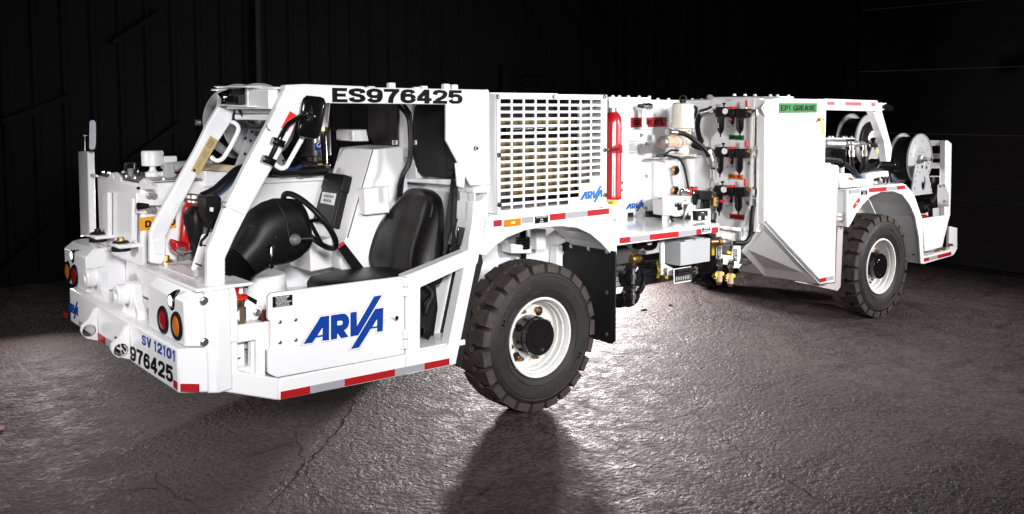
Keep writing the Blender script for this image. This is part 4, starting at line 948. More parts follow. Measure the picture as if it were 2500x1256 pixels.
MB().prism(P('N3', [(1005, 770), (1052, 800), (1106, 590), (1018, 578)], y=.02), (0, .012, 0)).build('belt_label', BLKG, sb_, .004)
# rear frame of the cab
XB = -.56
def px(fr, pts, x=XB): return P(fr, pts, x=x)
MB().prism(px('K4', [(90, 70), (470, 70), (475, 620), (195, 622), (98, 465)]), (.012, 0, 0)).build('rear_screen', BLKM, T, .003)
MB().prism(px('K4', [(715, 75), (1110, 75), (1110, 540), (1240, 800), (1240, 1030), (800, 1000), (730, 940), (690, 830), (665, 700), (670, 240), (690, 130)]), (.012, 0, 0)).build('rear_screen', BLKM, T, .003)
mb = MB(); mb.prism(px('K4', [(478, 40), (660, 40), (660, 770), (478, 770)], XB+.02), (.08, 0, 0)); rc = mb.build('rear_column', WH, T, .012)
MB().prism(px('K4', [(380, 770), (610, 768), (700, 800), (720, 1040), (380, 1035)], XB+.0), (.10, 0, 0)).build('rear_bracket', WH, rc, .006)
mb = MB(); mb.prism(px('K4', [(380, 1030), (560, 1028), (1165, 1040), (1165, 1115), (560, 1070), (400, 1060)], XB-.06), (.14, 0, 0)); mb.build('rear_shelf', WH, T, .006)
MB().prism(px('K4', [(400, 1060), (1165, 1112), (1165, 1900), (400, 1900)], XB+.06), (.02, 0, 0)).build('rear_wall', WH, T, .004)
mb = MB()
for c in ((440, 568), (688, 568)):
    mb = MB(); mb.prism(px('K4', [(c[0]-34, c[1]-28), (c[0]+26, c[1]-28), (c[0]+26, c[1]+28), (c[0]-34, c[1]+28)], XB-.006), (.006, 0, 0), 0); cl_ = mb.build('screen_clip', WH, rc, .001)
    MB().bolt(px('K4', [c], XB-.007)[0], (-1, 0, 0), .012, .008).build('clip_bolt', STEEL, cl_)
rod('cab_cable', 'K4', [(470, 70, .35), (530, 140, .35), (600, 230, .36), (625, 350, .36), (635, 640, .36), (610, 840, .37), (540, 970, .38), (500, 1120, .4), (490, 1260, .42)], .014, HOSE, rc)
rod('cab_cable', 'K4', [(545, 70, .33), (600, 150, .34), (640, 250, .35), (655, 640, .355), (625, 850, .365), (550, 990, .375), (515, 1250, .41)], .012, HOSE, rc)
# column behind the door with its cap
mb = MB()
mb.prism(P('K5', [(345, 130), (600, 75), (605, 165), (590, 192), (350, 196)], y=-.045), (0, .20, 0))
holed(mb, P('K5', [(362, 197), (590, 187), (570, 325), (365, 345)], y=-.03), [P('K5', [(384, 207), (545, 192), (470, 318), (384, 330)], y=-.03)], (0, .16, 0))
mb.prism(P('K5', [(350, 347), (572, 327), (568, 590), (525, 630), (335, 632)], y=-.034), (0, .18, 0))
mb.prism(P('K5', [(335, 635), (530, 633), (415, 1256), (405, 1290), (270, 1120), (285, 900)], y=-.042), (0, .16, 0))
mb.build('seat_belt_column', WH, T, .010)
MB().prism(P('K4', [(1218, 830), (1258, 830), (1340, 990), (1330, 1150), (1245, 1130)], y=.0), (0, .02, 0)).build('belt_anchor', WH, sb_, .006)
# dark liner strip between column and wheel
MB().prism(P('F', [(1172, 604), (1180, 640), (1150, 760), (1128, 900), (1113, 891)], y=.0), (0, .3, 0)).build('wheel_well_liner', BLKM, T, .004)
# red cylinders, monitor and dark details seen through the cab opening
def bottle(name, fr, top, bot, y, r, m, parent=T):
    a, b = at(fr, *top, y=y), at(fr, *bot, y=y); ax = b-a; L = ax.length
    return MB().lathe(a, ax, [(.0, 0), (r*.5, .0), (r*.8, .03*L), (r, .09*L), (r, .93*L), (r*.85, .98*L), (0, L)], 28).build(name, m, parent)
fe = bottle('fire_extinguisher', 'M6', (950, 520), (880, 1200), 1.02, .062, REDP)
a, b = at('M6', 950, 520, y=1.02), at('M6', 880, 1200, y=1.02); d = (b-a).normalized()
MB().lathe(a-d*.05, d, [(0, 0), (.045, .002), (.052, .01), (.052, .03), (.04, .045), (.04, .06)], 20).build('extinguisher_cap', ALU, fe)
MB().lathe(a+d*.30, d, [(.0632, 0), (.0632, .16)], 28, 0, False, False).build('extinguisher_label', mat('label_grey', (.09, .085, .085), .5, var=.3, vscale=40), fe)
mb = MB().tube(P3('M6', [(790, 985, .93), (900, 1005, .92), (1010, 960, .92)]), .008, 8); mb.prism(P('M6', [(800, 960), (880, 960), (860, 1040), (810, 1020)], y=.93), (0, .03, 0)); mb.build('extinguisher_bracket', STEEL, fe)
MB().prism(P('M6', [(760, 880), (830, 910), (930, 910), (935, 1040), (850, 1050), (775, 1000)], y=.96), (0, .1, 0)).build('extinguisher_strap', REDP, fe, .02)
mb = MB(); loft(mb, 'M6', [((930, 565), (1010, 545)), ((870, 640), (1030, 640)), ((875, 740), (1035, 760)), ((920, 900), (1020, 900)), ((945, 1050), (985, 1050))], .9, [.05, .08, .08, .06, .03]); mb.build('black_guard', BLKP, T)
mb = MB().prism(P('M6', [(1055, 480), (1200, 465), (1225, 490), (1215, 800), (1130, 790), (1060, 640)], y=.62), (0, .12, 0)); mon = mb.build('monitor', BLKP, T, .008)
MB().prism(P('M6', [(1110, 575), (1145, 580), (1140, 620), (1108, 612)], y=.616), (0, .004, 0)).build('monitor_label', WHT, mon)
rod('monitor_cable', 'M6', [(1140, 690, .60), (1100, 780, .58), (1080, 840, .55), (1030, 900, .55), (1020, 950, .55)], .009, HOSE, mon)
mb = MB().prism(P('M6', [(1040, 840), (1178, 800), (1120, 1000), (960, 1200), (930, 1190)], y=.55), (0, .02, 0)); mp_ = mb.build('sloping_panel', WH, T, .004)
for c0_, c1_ in (((1025, 925), (1090, 945)), ((970, 1108), (1040, 1135))): MB().prism(P('M6', [c0_, c1_, (c1_[0]-3, c1_[1]+12), (c0_[0]-3, c0_[1]+12)], y=.546), (0, .003, 0)).build('panel_slot', BLKP, mp_)
rod('loom_hose', 'M6', [(1000, 490, 1.1), (1060, 480, 1.1), (1150, 425, 1.1), (1250, 330, 1.1)], .028, HOSE, T)
rod('loom_hose', 'Z3', [(-20, 950, 1.05), (80, 900, 1.05), (170, 820, 1.08), (250, 750, 1.1), (330, 720, 1.12)], .034, HOSE, T)
rod('loom_hose', 'Z3', [(90, 930, 1.02), (160, 880, 1.02), (250, 790, 1.05)], .008, BLUEH, T)
# small extinguisher and bracket plate ahead of the door
fe2 = bottle('fire_extinguisher', 'K6', (85, 330), (85, 700), .03, .052, mat('bronze_cylinder', (.20, .155, .105), .35, .5), T)
fe2['label'] = 'bronze-brown cylinder with brass neck and red valve'
a = at('K6', 85, 330, y=.03)
MB().lathe(a, Z_, [(.042, -.01), (.046, .015), (.046, .035), (.034, .04), (.036, .058), (.020, .062)], 20).build('brass_neck', BRASS, fe2)
MB().lathe(a+Z_*.034, Z_, [(.05, 0), (.062, .004), (.062, .016), (.05, .02)], 20).build('safety_ring', STKR, fe2)
MB().lathe(a+Z_*.058, Z_, [(.014, 0), (.017, .03), (.022, .055), (.012, .07), (0, .072)], 16).build('red_valve', REDP, fe2)
p = at('K6', 120, 455, y=-.022); 
s_ = MB().prism([p+Vector((0, 0, .03)), p+Vector((.022, .004, 0)), p-Vector((0, 0, .03)), p-Vector((.022, -.004, 0))], (0, .006, 0)).build('hazard_diamond', WHT, fe2)
MB().prism(P('K6', [(110, 180), (160, 190), (340, 320), (400, 370), (400, 420), (360, 480), (320, 560), (150, 600), (130, 300)], y=.08), (0, .012, 0)).build('bracket_plate', WH, T, .006)
MB().prism(P('K6', [(205, 195), (345, 270), (335, 325), (160, 210)], y=.06), (0, .03, 0)).build('rubber_pad', BLKP, T, .004)
MB().bolt(at('K6', 335, 420, y=.078), (0, -1, 0), .016, .012).build('bracket_bolt', STEEL, T)
mb = MB().prism(P('K6', [(40, 810), (240, 780), (240, 865), (40, 900)], y=.10), (0, .01, 0)); rb = mb.build('red_bracket', REDP, T, .003)
MB().prism(P('K6', [(50, 820), (232, 790), (228, 855), (50, 888)], y=.096), (0, .003, 0)).build('bracket_face', BOXG, rb)
MB().prism(P('K6', [(40, 915), (155, 960), (150, 990), (110, 1010), (40, 990)], y=.06), (0, .03, 0)).build('pedal', BLKP, T, .006)
MB().prism(P('K6', [(20, 840), (270, 830), (270, 1200), (20, 1200)], y=.16), (0, .01, 0)).build('inner_wall', BOXG, T)
MB().prism(P('K6', [(330, 400), (470, 400), (480, 1180), (440, 1200), (380, 480)], y=.12), (0, .02, 0)).build('red_panel', mat('dark_red_panel', (.10, .012, .014), .5), T)
#==MID==
# ------------------------------------------------------------------ radiator housing and its grille
GX0, GX1 = at('F', 1215, 400, y=YS).x, at('F', 1481, 400, y=YS).x; GZ0, GZ1 = 1.422, 2.212
gb = MB(); hx0 = GX0-.0
gb.box((GX0, -.03, GZ0), (GX0+.02, 1.1, GZ1)); gb.box((GX1-.02, -.03, GZ0), (GX1, 1.1, GZ1)); gb.box((GX0+.021, -.03, GZ1-.02), (GX1-.021, 1.1, GZ1)); gb.box((GX0+.021, -.03, GZ0), (GX1-.021, 1.1, GZ0+.02)); gb.box((GX0+.021, .62, GZ0+.021), (GX1-.021, .64, GZ1-.021))
g0 = gb.build('radiator_housing', WH, T, .004)
# left return of the housing seen beside the cab
MB().box((GX0-.06, .045, GZ0-.005), (GX0-.002, .9, GZ1-.01)).build('housing_return', WH, g0, .006)
mb = MB()
for px_b, py_b in ((1228, 226), (1262, 226), (1374, 226), (1411, 226)):
    p = at('F', px_b, py_b+6, y=.1); mb.bolt((p.x, .1, GZ1), Z_, .016, .012)
MB().box((GX0+.02, .05, GZ1+.001), (GX0+.62, .8, GZ1+.008)).build('top_cover', WH, g0, .002)
u0 = at('Z7', 145, 300, y=YS).x; u1 = at('Z7', 1003, 300, y=YS).x; w0 = at('Z7', 190, 167, y=YS).z; w1 = at('Z7', 195, 1074, y=YS).z
NC, NR = 9, 16; pit = (u1-u0+.0135)/NC; hwid = pit-.0135; pz = (w0-w1)/(NR-1); hh = pz*.64
holes = []
for c in range(NC):
    last = {8: 12, 7: 13, 6: 15}.get(c, 16)
    for r in range(last):
        ctr = Vector((u0+c*pit+hwid/2, YS, w0-r*pz)); holes.append(rrect(ctr, X_, Z_, hwid/2, hh/2, .007, 3))
gp0 = holed(MB(), [Vector((GX0, YS, GZ0)), Vector((GX1, YS, GZ0)), Vector((GX1, YS, GZ1)), Vector((GX0, YS, GZ1))], holes, (0, .008, 0)).build('grille_panel', WH, g0, 0)
bolts('grille_bolt', [at('Z7', a, b, y=YS) for a, b in ((125, 127), (601, 127), (1032, 128), (132, 625), (135, 1048), (1032, 582), (1032, 965))], (0, -1, 0), .013, .010, CHR, g0)
logo('company_mark', at('Z7', 822, 1008, y=YS), at('Z7', 1012, 985, y=YS), at('Z7', 822, 940, y=YS), BLUE2, gp0)
cy0 = .16
MB().box((GX0+.06, cy0, GZ0+.08), (at('Z7', 780, 700, y=cy0).x, cy0+.06, at('Z7', 500, 470, y=cy0).z)).build('radiator_core', CORE, g0)
MB().box((GX0+.06, cy0, at('Z7', 500, 362, y=cy0).z), (at('Z7', 775, 340, y=cy0).x, cy0+.06, at('Z7', 500, 322, y=cy0).z)).build('oil_cooler_core', CORE, g0)
MB().box((GX0+.03, cy0+.07, GZ0+.03), (at('Z7', 895, 700, y=cy0).x, cy0+.12, at('Z7', 500, 205, y=cy0).z)).build('fan_shroud', BLKP, g0)
for zz in (405, 445):
    a = at('Z7', 180, zz+5, y=.1); b = at('Z7', 800, zz-15, y=.1); MB().tube([a, b], .018, 12).build('coolant_pipe', BLKG, g0)
MB().box((GX1-.028, -.02, GZ0+.1), (GX1-.022, .3, GZ1-.05)).build('side_baffle', WH, g0)
# front fender and flap
fout = [(1191, 531), (1204, 526), (1340, 513), (1487.8, 508), (1497, 530), (1506, 560), (1506.6, 622), (1494, 622.7), (1470, 595.7), (1442, 571.8), (1410, 557), (1370.4, 553), (1318.6, 556.6), (1278.8, 563.8), (1239, 579.7), (1212, 598), (1185, 625.5), (1171.2, 621.6)]
fd = plate('front_fender', 'F', fout, .025, WH, T, .006, y=YS)
mb = MB(); arch = P('F', fout[7:17], y=YS+.026)
for a, b in zip(arch, arch[1:]): mb.prism([a, b, b+Z_*.012, a+Z_*.012], (0, .40, 0))
mb.build('wheel_arch', WH, fd)
za = at('F', 1204, 526, y=YS).z; MB().box((GX0-.03, YS+.026, za-.02), (GX1+.06, .5, za+.0)).build('fender_shelf', WH, fd, .004)
MB().prism([at('K5', a, b, y=YS+.003) for a, b in ((600, 570), (645, 565), (555, 1165), (470, 1150))], (0, .12, 0)).build('fender_edge', WH, fd, .004)
tape('F', [(1204, 539), (1487, 509)], [(1204, 554.5), (1487, 521.5)], [(1204.5, 1225, 'r'), (1273, 1302, 'g')], fd, y=YS)
tape('F', [(1342, 523.5), (1487, 509)], [(1342, 539.5), (1487, 522.5)], [(1342, 1380, 'r'), (1380, 1434, 'g'), (1434, 1487, 'r')], fd, y=YS)
q, n = decal_box('Z7', [(172, 1236), (310, 1222), (312, 1160), (172, 1176)], .001, y=YS)
ml = MB().prism(q, n*.012).build('marker_lamp', LLIT, fd, .003)
c_ = sum(q, Vector())/4+n*.013; MB().prism([c_+(p-sum(q, Vector())/4)*Vector((1, 1, 1)).x*.25 for p in q], n*.001).build('bulb', LLIT2, ml)
lab('torque_label', 'Z7', [(438, 1210), (550, 1198), (550, 1137), (438, 1150)], ['LUG NUT TORQUE', '370', 'LB-FT'], BLK, WHT, fd, .012, .1, .16, y=YS)
# mud flap behind the front wheel
XF = .64
mf = MB().prism(P('Z6', [(958, 180), (1262, 238), (1258, 790), (1235, 806), (1150, 780), (935, 740), (930, 300)], x=XF), (.012, 0, 0)).build('mud_flap', BLKM, T, .003)
bolts('flap_bolt', [at('Z6', a, b, x=XF) for a, b in ((992, 203), (1100, 218), (1212, 236), (1206, 490), (1206, 745))], (-1, 0, 0), .013, .008, STEEL, mf)
MB().prism(P('Z6', [(860, 95), (1080, 95), (1190, 200), (955, 178), (905, 205), (880, 160)], x=XF+.02), (.02, 0, 0)).build('well_panel', WH, T, .004)
bolts('well_bolt', [at('Z6', a, b, x=XF+.018) for a, b in ((1078, 152), (1150, 186))], (-1, 0, 0), .018, .010, COPPER, T)
# inside of the front wheel well: suspension and frame
mb = MB(); mb.box((-.5, .55, .55), (.7, .58, 1.3)); mb.build('well_wall', WH, T)
mb = MB(); mb.prism(P('Z6', [(780, 100), (838, 100), (838, 230), (780, 230)], y=.40), (0, .08, 0)); mb.prism(P('Z6', [(625, 190), (750, 205), (750, 250), (625, 250)], y=.38), (0, .12, 0)); mb.prism(P('Z6', [(905, 205), (940, 200), (940, 330), (900, 330)], y=.45), (0, .08, 0)); mb.parts('suspension_frame', WH, T, .006)
p = at('Z6', 695, 195, y=.42); mb = MB()
for k in range(4): mb.torus(p+Z_*(k*.022-.02), Z_, .042, .014, 20, 8)
mb.cyl(p-Z_*.12, p+Z_*.16, .026); mb.build('suspension_spring', BLKG, T)
# ------------------------------------------------------------------ service platform
pf = MB()
z_t = 1.178
x0, x1 = at('F', 1508, 590, y=YS).x, at('F', 1756, 560, y=YS).x
pf.box((x0, YS+.011, z_t-.012), (x1, 1.05, z_t)); pf.box((x0, YS, at('F', 1508, 600.4, y=YS).z), (x1, YS+.01, z_t)); pf.box((x1-.01, YS+.011, z_t-.09), (x1, 1.0, z_t-.0125))
pfo = pf.build('service_platform', mat('platform_paint', (.72, .72, .725), .16, coat=.5, bump=.05, bscale=5, var=.03), T, .004)
tape('M1', [(155, 392), (1320, 262)], [(155, 460), (1320, 327)], [(155, 281, 'r'), (283, 512, 'g'), (512, 853, 'r'), (853, 1062, 'g'), (1062, 1123, 'r')], pfo, y=YS)
tape('M1', [(155, 392), (1320, 262)], [(155, 460), (1320, 327)], [(1240, 1320, 'r')], pfo, y=YS)
lab('platform_label', 'M1', [(1132, 326), (1226, 315), (1226, 266), (1132, 276)], ['AIR BRAKES', 'DEPRESSURIZE'], BLK, WHT, pfo, .012, .1, .2, y=YS)
# cabinet with company mark
YC2 = .72
cabp = [(1507.6, 532), (1514, 318), (1592, 317), (1588, 522), (1571, 530)]
cbn = plate('service_cabinet', 'F', [(1503, 537), (1510, 318), (1592.5, 317), (1592, 528)], .17, WH, T, .006, y=YC2)
logo('company_mark', at('Z8', 183, 1145, y=YC2), at('Z8', 355, 1128, y=YC2), at('Z8', 183, 1092, y=YC2), BLUE2, cbn)
plate('cabinet_notch', 'Z8', [(205, 1228), (262, 1222), (262, 1172), (205, 1178)], .001, DARK, cbn, 0, y=YC2-.0015)
bolts('cabinet_bolt', [at('Z8', a, b, y=YC2) for a, b in ((332, 434), (388, 520), (381, 828), (376, 1134), (142, 890), (140, 960))], (0, -1, 0), .014, .012, CHR, cbn)
mb = MB(); rnd = random.Random(5)
for k, (a, b, c) in enumerate([(222, 340, 492)]+[(218, 278+rnd.randint(-12, 12), 515+i*9.5) for i in range(8)]+[(215, 290, 598), (222, 275, 606)]):
    mb.prism([at('Z8', *p, y=YC2-.001) for p in ((a, c), (b, c-1), (b, c+(5 if k == 0 else 3)), (a, c+(6 if k == 0 else 4)))], (0, -.0005, 0))
for c_ in ((305, 520, 330, 600), (325, 515, 345, 560)): mb.prism([at('Z8', *p, y=YC2-.001) for p in ((c_[0], c_[1]), (c_[0]+4, c_[1]), (c_[2]-6, c_[3]), (c_[2]-10, c_[3]))], (0, -.0005, 0))
mb.build('instruction_print', mat('print_grey', (.25, .25, .26), .5), cbn)
# gear oil tank behind it
YT = .9
zT = at('F', 1600, 244, y=YT).z; xT0, xT1 = at('F', 1486, 300, y=YT).x, 2.95
gt = MB().box((xT0, YT, z_t+.001), (xT1, 2.2, zT)).build('gear_oil_tank', WH, T, .010)
MB().box((xT0+.02, YT+.02, zT+.001), (at('F', 1593, 240, y=YT).x, 2.1, zT+.02)).build('tank_lid', WH, gt, .003)
bolts('lid_bolt', [Vector((at('F', x_, 240, y=YT+.05).x, YT+.05, zT+(.02 if x_ < 1593 else 0))) for x_ in (1496, 1512, 1534, 1560, 1585, 1606, 1632, 1690, 1712, 1728)], Z_, .014, .012, WHT, gt)
lab('gear_oil_label', 'Z8', [(236, 361), (578, 353), (578, 261), (236, 265)], ['GEAR OIL'], TAPER, BLK, gt, .05, .06, .22, y=YT-.002)
plate('tank_corner_plate', 'Z8', [(30, 85), (215, 90), (225, 110), (245, 120), (262, 165), (245, 210), (218, 225), (212, 372), (30, 372)], .01, WH, gt, .003, y=YT-.09)
plate('hanging_bracket', 'Z8', [(350, 180), (386, 180), (386, 320), (402, 350), (402, 378), (345, 378)], .008, WH, gt, .002, y=YT-.15)
p = at('Z8', 380, 155, y=YT-.14); mb = MB().tube([at('Z8', 310, 153, y=YT-.14), at('Z8', 350, 154, y=YT-.14)], .017, 12, 1, False); mb.tube([at('Z8', 345, 154, y=YT-.14), at('Z8', 432, 158, y=YT-.15)], .026, 14, 0, False); mb.tube([at('Z8', 395, 158, y=YT-.15), at('Z8', 410, 158, y=YT-.15)], .031, 14, 0, False); mb.tube(P3('Z8', [(365, 180, YT-.16), (378, 205, YT-.16), (398, 216, YT-.16), (418, 195, YT-.16), (428, 170, YT-.16)]), .002, 5, 0)
mb.build('quick_coupler', [CHR, DARK], gt)
# red pressure cylinder
rc_ = MB(); ry = .52; a = at('F', 1496, 272, y=ry); b = at('F', 1495, 489, y=ry); Lh = a.z-b.z
rc_.lathe((b.x, ry, b.z), Z_, [(0, 0), (.050, 0), (.075, .012), (.076, .035), (.072, .05), (.072, Lh*.86), (.066, Lh*.93), (.045, Lh*.985), (0, Lh)], 36)
rco = rc_.build('pressure_cylinder', REDP, T)
MB().cyl((b.x, ry, a.z-.01), (b.x, ry, a.z+.03), .034, None, 20).build('cylinder_valve', CHR, rco, .004)
zc = at('F', 1496, 365, y=ry).z; mb = MB().lathe((b.x, ry, zc), Z_, [(.074, -.03), (.078, -.03), (.078, .03), (.074, .03)], 36, 0, False, False); mb.prism(P('Z8', [(100, 525), (138, 520), (138, 602), (100, 606)], y=ry-.08), (0, .03, 0)); mb.build('clamp_band', REDP, rco, .002)
MB().tube([at('Z8', 20, 572, y=ry-.10), at('Z8', 125, 566, y=ry-.10)], .008, 8).build('clamp_bolt', CHR, rco)
wl = plate('warning_plate', 'Z8', [(-30, 1062), (108, 1056), (105, 1225), (60, 1240), (-30, 1240)], .006, WHT, T, .001, y=.60)
q, n = decal_box('Z8', [(-30, 1108), (108, 1100), (108, 1058), (-30, 1064)], .001, y=.60); yl = MB().prism(q, n*.001).build('warning_strip', YELL, wl)
MB().textq('NG!', *[p+n*.0012 for p in P('Z8', [(20, 1098), (64, 1096), (20, 1070)], y=.60)], .03).build('lettering', BLK, yl)
mb = MB()
for k in range(6): q, n = decal_box('Z8', [(55, 1150+k*9+3), (85+(k % 3)*6, 1150+k*9+3), (85+(k % 3)*6, 1150+k*9), (55, 1150+k*9)], .001, y=.60); mb.prism(q, n*.0006)
mb.build('fine_print', MAT['print_grey'], wl)
# pump housing boxes and the cream grease pump
b1 = plate('pump_cabinet', 'Z8', [(462, 1165), (462, 690), (480, 660), (690, 655), (694, 1180)], .30, WH, T, .012, y=.66)
plate('cabinet_edge', 'Z8', [(462, 690), (488, 680), (484, 1165), (462, 1165)], .01, WH, b1, .004, y=.645)
b2 = plate('pump_base', 'Z8', [(700, 1185), (696, 662), (720, 645), (1005, 640), (1010, 1190)], .22, WH, T, .02, y=.70)
MB().box((at('Z8', 440, 650, y=.62).x, .60, at('Z8', 440, 650, y=.62).z-.012), (at('Z8', 1005, 640, y=.62).x, .9, at('Z8', 440, 650, y=.62).z)).build('pump_shelf', WH, T, .003)
for c in ((628, 770), (625, 965)):
    p = at('Z8', *c, y=.66); mb = MB().cyl(p-Y_*.02, p, .050, None, 6, 1); mb.lathe(p, (0, -1, 0), [(.042, .0), (.042, .05), (.034, .06), (.034, .052), (.026, .04), (0, .035)], 24, 0)
    o = mb.build('cable_gland', [COPPER, WH], b1); MB().lathe(p-Y_*.062, (0, 1, 0), [(.031, 0), (.031, .01), (0, .01)], 20).build('gland_bore', BLKP, o)
for c in ((655, 765, 692, 732), (652, 962, 692, 928)): lab('gland_label', 'Z8', [(c[0], c[1]), (c[2], c[1]-1), (c[2], c[3]), (c[0], c[3]+1)], ['AIR', 'OUT'], BLK, WHT, b1, .012, .3, .25, y=.659)
py = .50; pc = lambda yy: at('N5', 785, yy, y=py)
cx = pc(600).x; zz = lambda v: pc(v).z
pump = MB().lathe((cx, py, 0), Z_, [(0, zz(165)), (.08, zz(166)), (.092, zz(180)), (.097, zz(300)), (.098, zz(520)), (.104, zz(545)), (.104, zz(610)), (.07, zz(612)), (0, zz(612))], 40).build('grease_pump', CREAM, T)
mb = MB().lathe((cx, py, 0), Z_, [(.070, zz(612)), (.070, zz(760)), (.070, zz(890)), (.058, zz(905)), (.058, zz(1070)), (0, zz(1070))], 32); mb.lathe((cx, py, 0), Z_, [(.122, zz(1105)), (.122, zz(1080)), (0, zz(1078))], 36)
q0 = at('N5', 800, 840, y=py); q1 = at('N5', 640, 860, y=py-.10); mb.cyl(q0, q1, .058, .050, 24); mb.build('pump_body', CREAM, pump, 0)
bolts('pump_screw', [Vector((cx+.09*math.cos(t), py+.09*math.sin(t), zz(612)-.012)) for t in (-2.7, -2.2, -1.6, -1.0)], (0, 0, -1), .008, .010, STEEL, pump)
q2 = at('N5', 370, 875, y=py-.17); mb = MB().cyl(q1, q1+(q2-q1)*.8, .048, None, 28, 0); mb.cyl(q1+(q2-q1)*.72, q1+(q2-q1)*.82, .053, None, 28, 1); mb.lathe(q1+(q2-q1)*.82, (q2-q1), [(.05, 0), (.044, .02), (.0, .03)], 28, 1)
mb.build('sight_glass', [AMBG, ALU], pump)
mb = MB().torus((cx, py, zz(90)), (1, .4, 0), .030, .007, 24, 8); mb.box((cx-.02, py-.012, zz(166)), (cx+.02, py+.012, zz(95))); mb.build('lifting_ring', DARK, pump)
lp = lambda pts, o=0: [at('N5', a, b, y=py-.078-o) for a, b in pts]
dl = MB().prism(lp([(775, 650), (940, 650), (935, 845), (775, 850)]), (0, .01, 0)).build('pump_label', WHT, pump)
MB().prism(lp([(778, 662), (938, 658), (938, 682), (778, 686)], .001), (0, .0005, 0)).build('orange_band', ORNG, dl)
MB().prism(lp([(778, 775), (845, 778), (845, 800), (778, 804)], .001), (0, .0005, 0)).build('green_band', GREN, dl)
mb = MB()
for k in range(5): mb.prism(lp([(780, 700+k*14), (900+(k % 2)*25, 700+k*14), (900+(k % 2)*25, 705+k*14), (780, 705+k*14)], .001), (0, .0005, 0))
mb.build('fine_print', MAT['print_grey'], dl)
hose('grease_hose', 'N5', [(555, 690, .38), (680, 700, .37), (830, 725, .34), (980, 820, .30), (1130, 940, .27), (1230, 1060, .25), (1310, 1256, .24)], .021, HOSE, pump)
hose('grease_hose', 'Z8', [(985, 605, .25), (1010, 680, .24), (1022, 750, .24), (1024, 840, .24)], .021, HOSE, pump)
hose('supply_hose', 'Z8', [(985, 200, .46), (930, 215, .5), (890, 260, .55), (875, 340, .58), (890, 440, .6), (935, 510, .62), (1005, 525, .62)], .024, HOSE, pump)
hose('supply_hose', 'Z8', [(820, 520, .58), (860, 545, .56), (910, 560, .54), (1000, 575, .5)], .022, HOSE, pump, False)
rod('pump_cable', 'Z8', [(690, 580, .44), (625, 578, .44), (590, 600, .44), (570, 625, .43), (640, 640, .43), (700, 660, .42), (745, 740, .41), (770, 850, .40), (790, 950, .39)], .009, HOSE, pump)
rod('pump_cable', 'Z8', [(835, 160, .55), (860, 170, .55), (862, 210, .55), (840, 270, .55)], .013, HOSE, pump)
MB().prism(P('Z8', [(495, 625), (560, 610), (590, 630), (560, 650), (500, 648)], y=.44), (0, .02, 0)).build('cable_plug', DARK, pump, .004)
bp_ = plate('coupler_plate', 'Z8', [(893, 112), (945, 112), (990, 200), (985, 230), (960, 262), (925, 265), (900, 245), (887, 190)], .01, BLKP, gt, .004, y=.82)
bolts('plate_bolt', [at('Z8', a, b, y=.818) for a, b in ((902, 125), (900, 185), (938, 258))], (0, -1, 0), .009, .006, CHR, bp_)
MB().tube([at('Z8', 995, 85, y=.74), at('Z8', 955, 125, y=.78)], .034, 14).tube([at('Z8', 1003, 78, y=.73), at('Z8', 990, 92, y=.75)], .04, 14).build('round_coupler', ALU, bp_)
# switch box and display on the platform
sb = MB()
sb.prism(P('N6', [(300, 430), (800, 405), (1140, 385), (1140, 440), (660, 480), (300, 480)], y=.34), (0, .14, 0)); sb.prism(P('N6', [(590, 400), (1142, 385), (1142, 890), (960, 915), (960, 610), (820, 620), (770, 700)], y=.36), (0, .01, 0)); sb.prism(P('N6', [(290, 440), (330, 440), (545, 940), (545, 1130), (300, 1150)], y=.33), (0, .012, 0)); sb.prism(P('N6', [(960, 640), (985, 660), (880, 960), (815, 1030), (850, 900)], y=.30), (0, .01, 0))
sbo = sb.build('control_bracket', WH, T, .003)
bx = plate('selector_box', 'N6', [(305, 500), (590, 490), (830, 480), (830, 900), (590, 935), (310, 905)], .12, mat('light_grey_enamel', (.55, .54, .545), .35), sbo, .01, y=.30)
sp = plate('switch_plate', 'N6', [(585, 510), (775, 505), (775, 920), (585, 935)], .003, mat('plate_pinkish_white', (.66, .62, .62), .4), bx, .002, y=.295)
plate('switch_legend', 'N6', [(598, 575), (778, 568), (778, 680), (598, 692)], .001, BLK, sp, 0, y=.2935)
mb = MB()
for a, b in ((615, 578), (705, 575)): mb.prism(P('N6', [(a, b), (a+48, b), (a+48, b+44), (a, b+44)], y=.293), (0, -.0005, 0))
mb.build('legend_print', MAT['print_grey'], sp)
p = at('N6', 708, 715, y=.293); MB().lathe(p, (0, -1, 0), [(.022, 0), (.020, .014), (.014, .018), (.014, .03), (0, .031)], 20).build('selector_knob', BLKP, bx)
bolts('switch_screw', [at('N6', a, b, y=.294) for a, b in ((602, 540), (757, 528), (605, 890), (757, 880))], (0, -1, 0), .004, .003, STEEL, bx)
bolts('bracket_bolt', [at('N6', a, b, y=.358) for a, b in ((860, 455), (860, 525), (1085, 465), (1085, 545))], (0, -1, 0), .008, .006, STEEL, sbo)
rod('selector_cable', 'N6', [(505, 930, .29), (510, 1000, .28), (560, 1070, .27), (680, 1115, .26), (850, 1115, .26), (960, 1060, .28), (1040, 1000, .3)], .010, HOSE, sbo)
MB().cyl(at('N6', 505, 925, y=.30), at('N6', 505, 985, y=.29), .014).build('cable_gland', BLKP, bx)
db = MB(); db.prism(P('N6', [(1030, 785), (1515, 735), (1515, 1150), (1030, 1165)], y=.12), (0, .01, 0)); dbo = db.build('display_bracket', WH, T, .003)
db = MB(); db.prism(P('N6', [(1030, 770), (1515, 735), (1480, 775), (1120, 790)], y=.10), (0, .03, 0)); db.build('bracket_hood', WH, dbo, .002)
ds = plate('display_unit', 'N6', [(1150, 800), (1450, 790), (1450, 1005), (1440, 1020), (1160, 1035)], .05, BLKP, dbo, .004, y=.08)
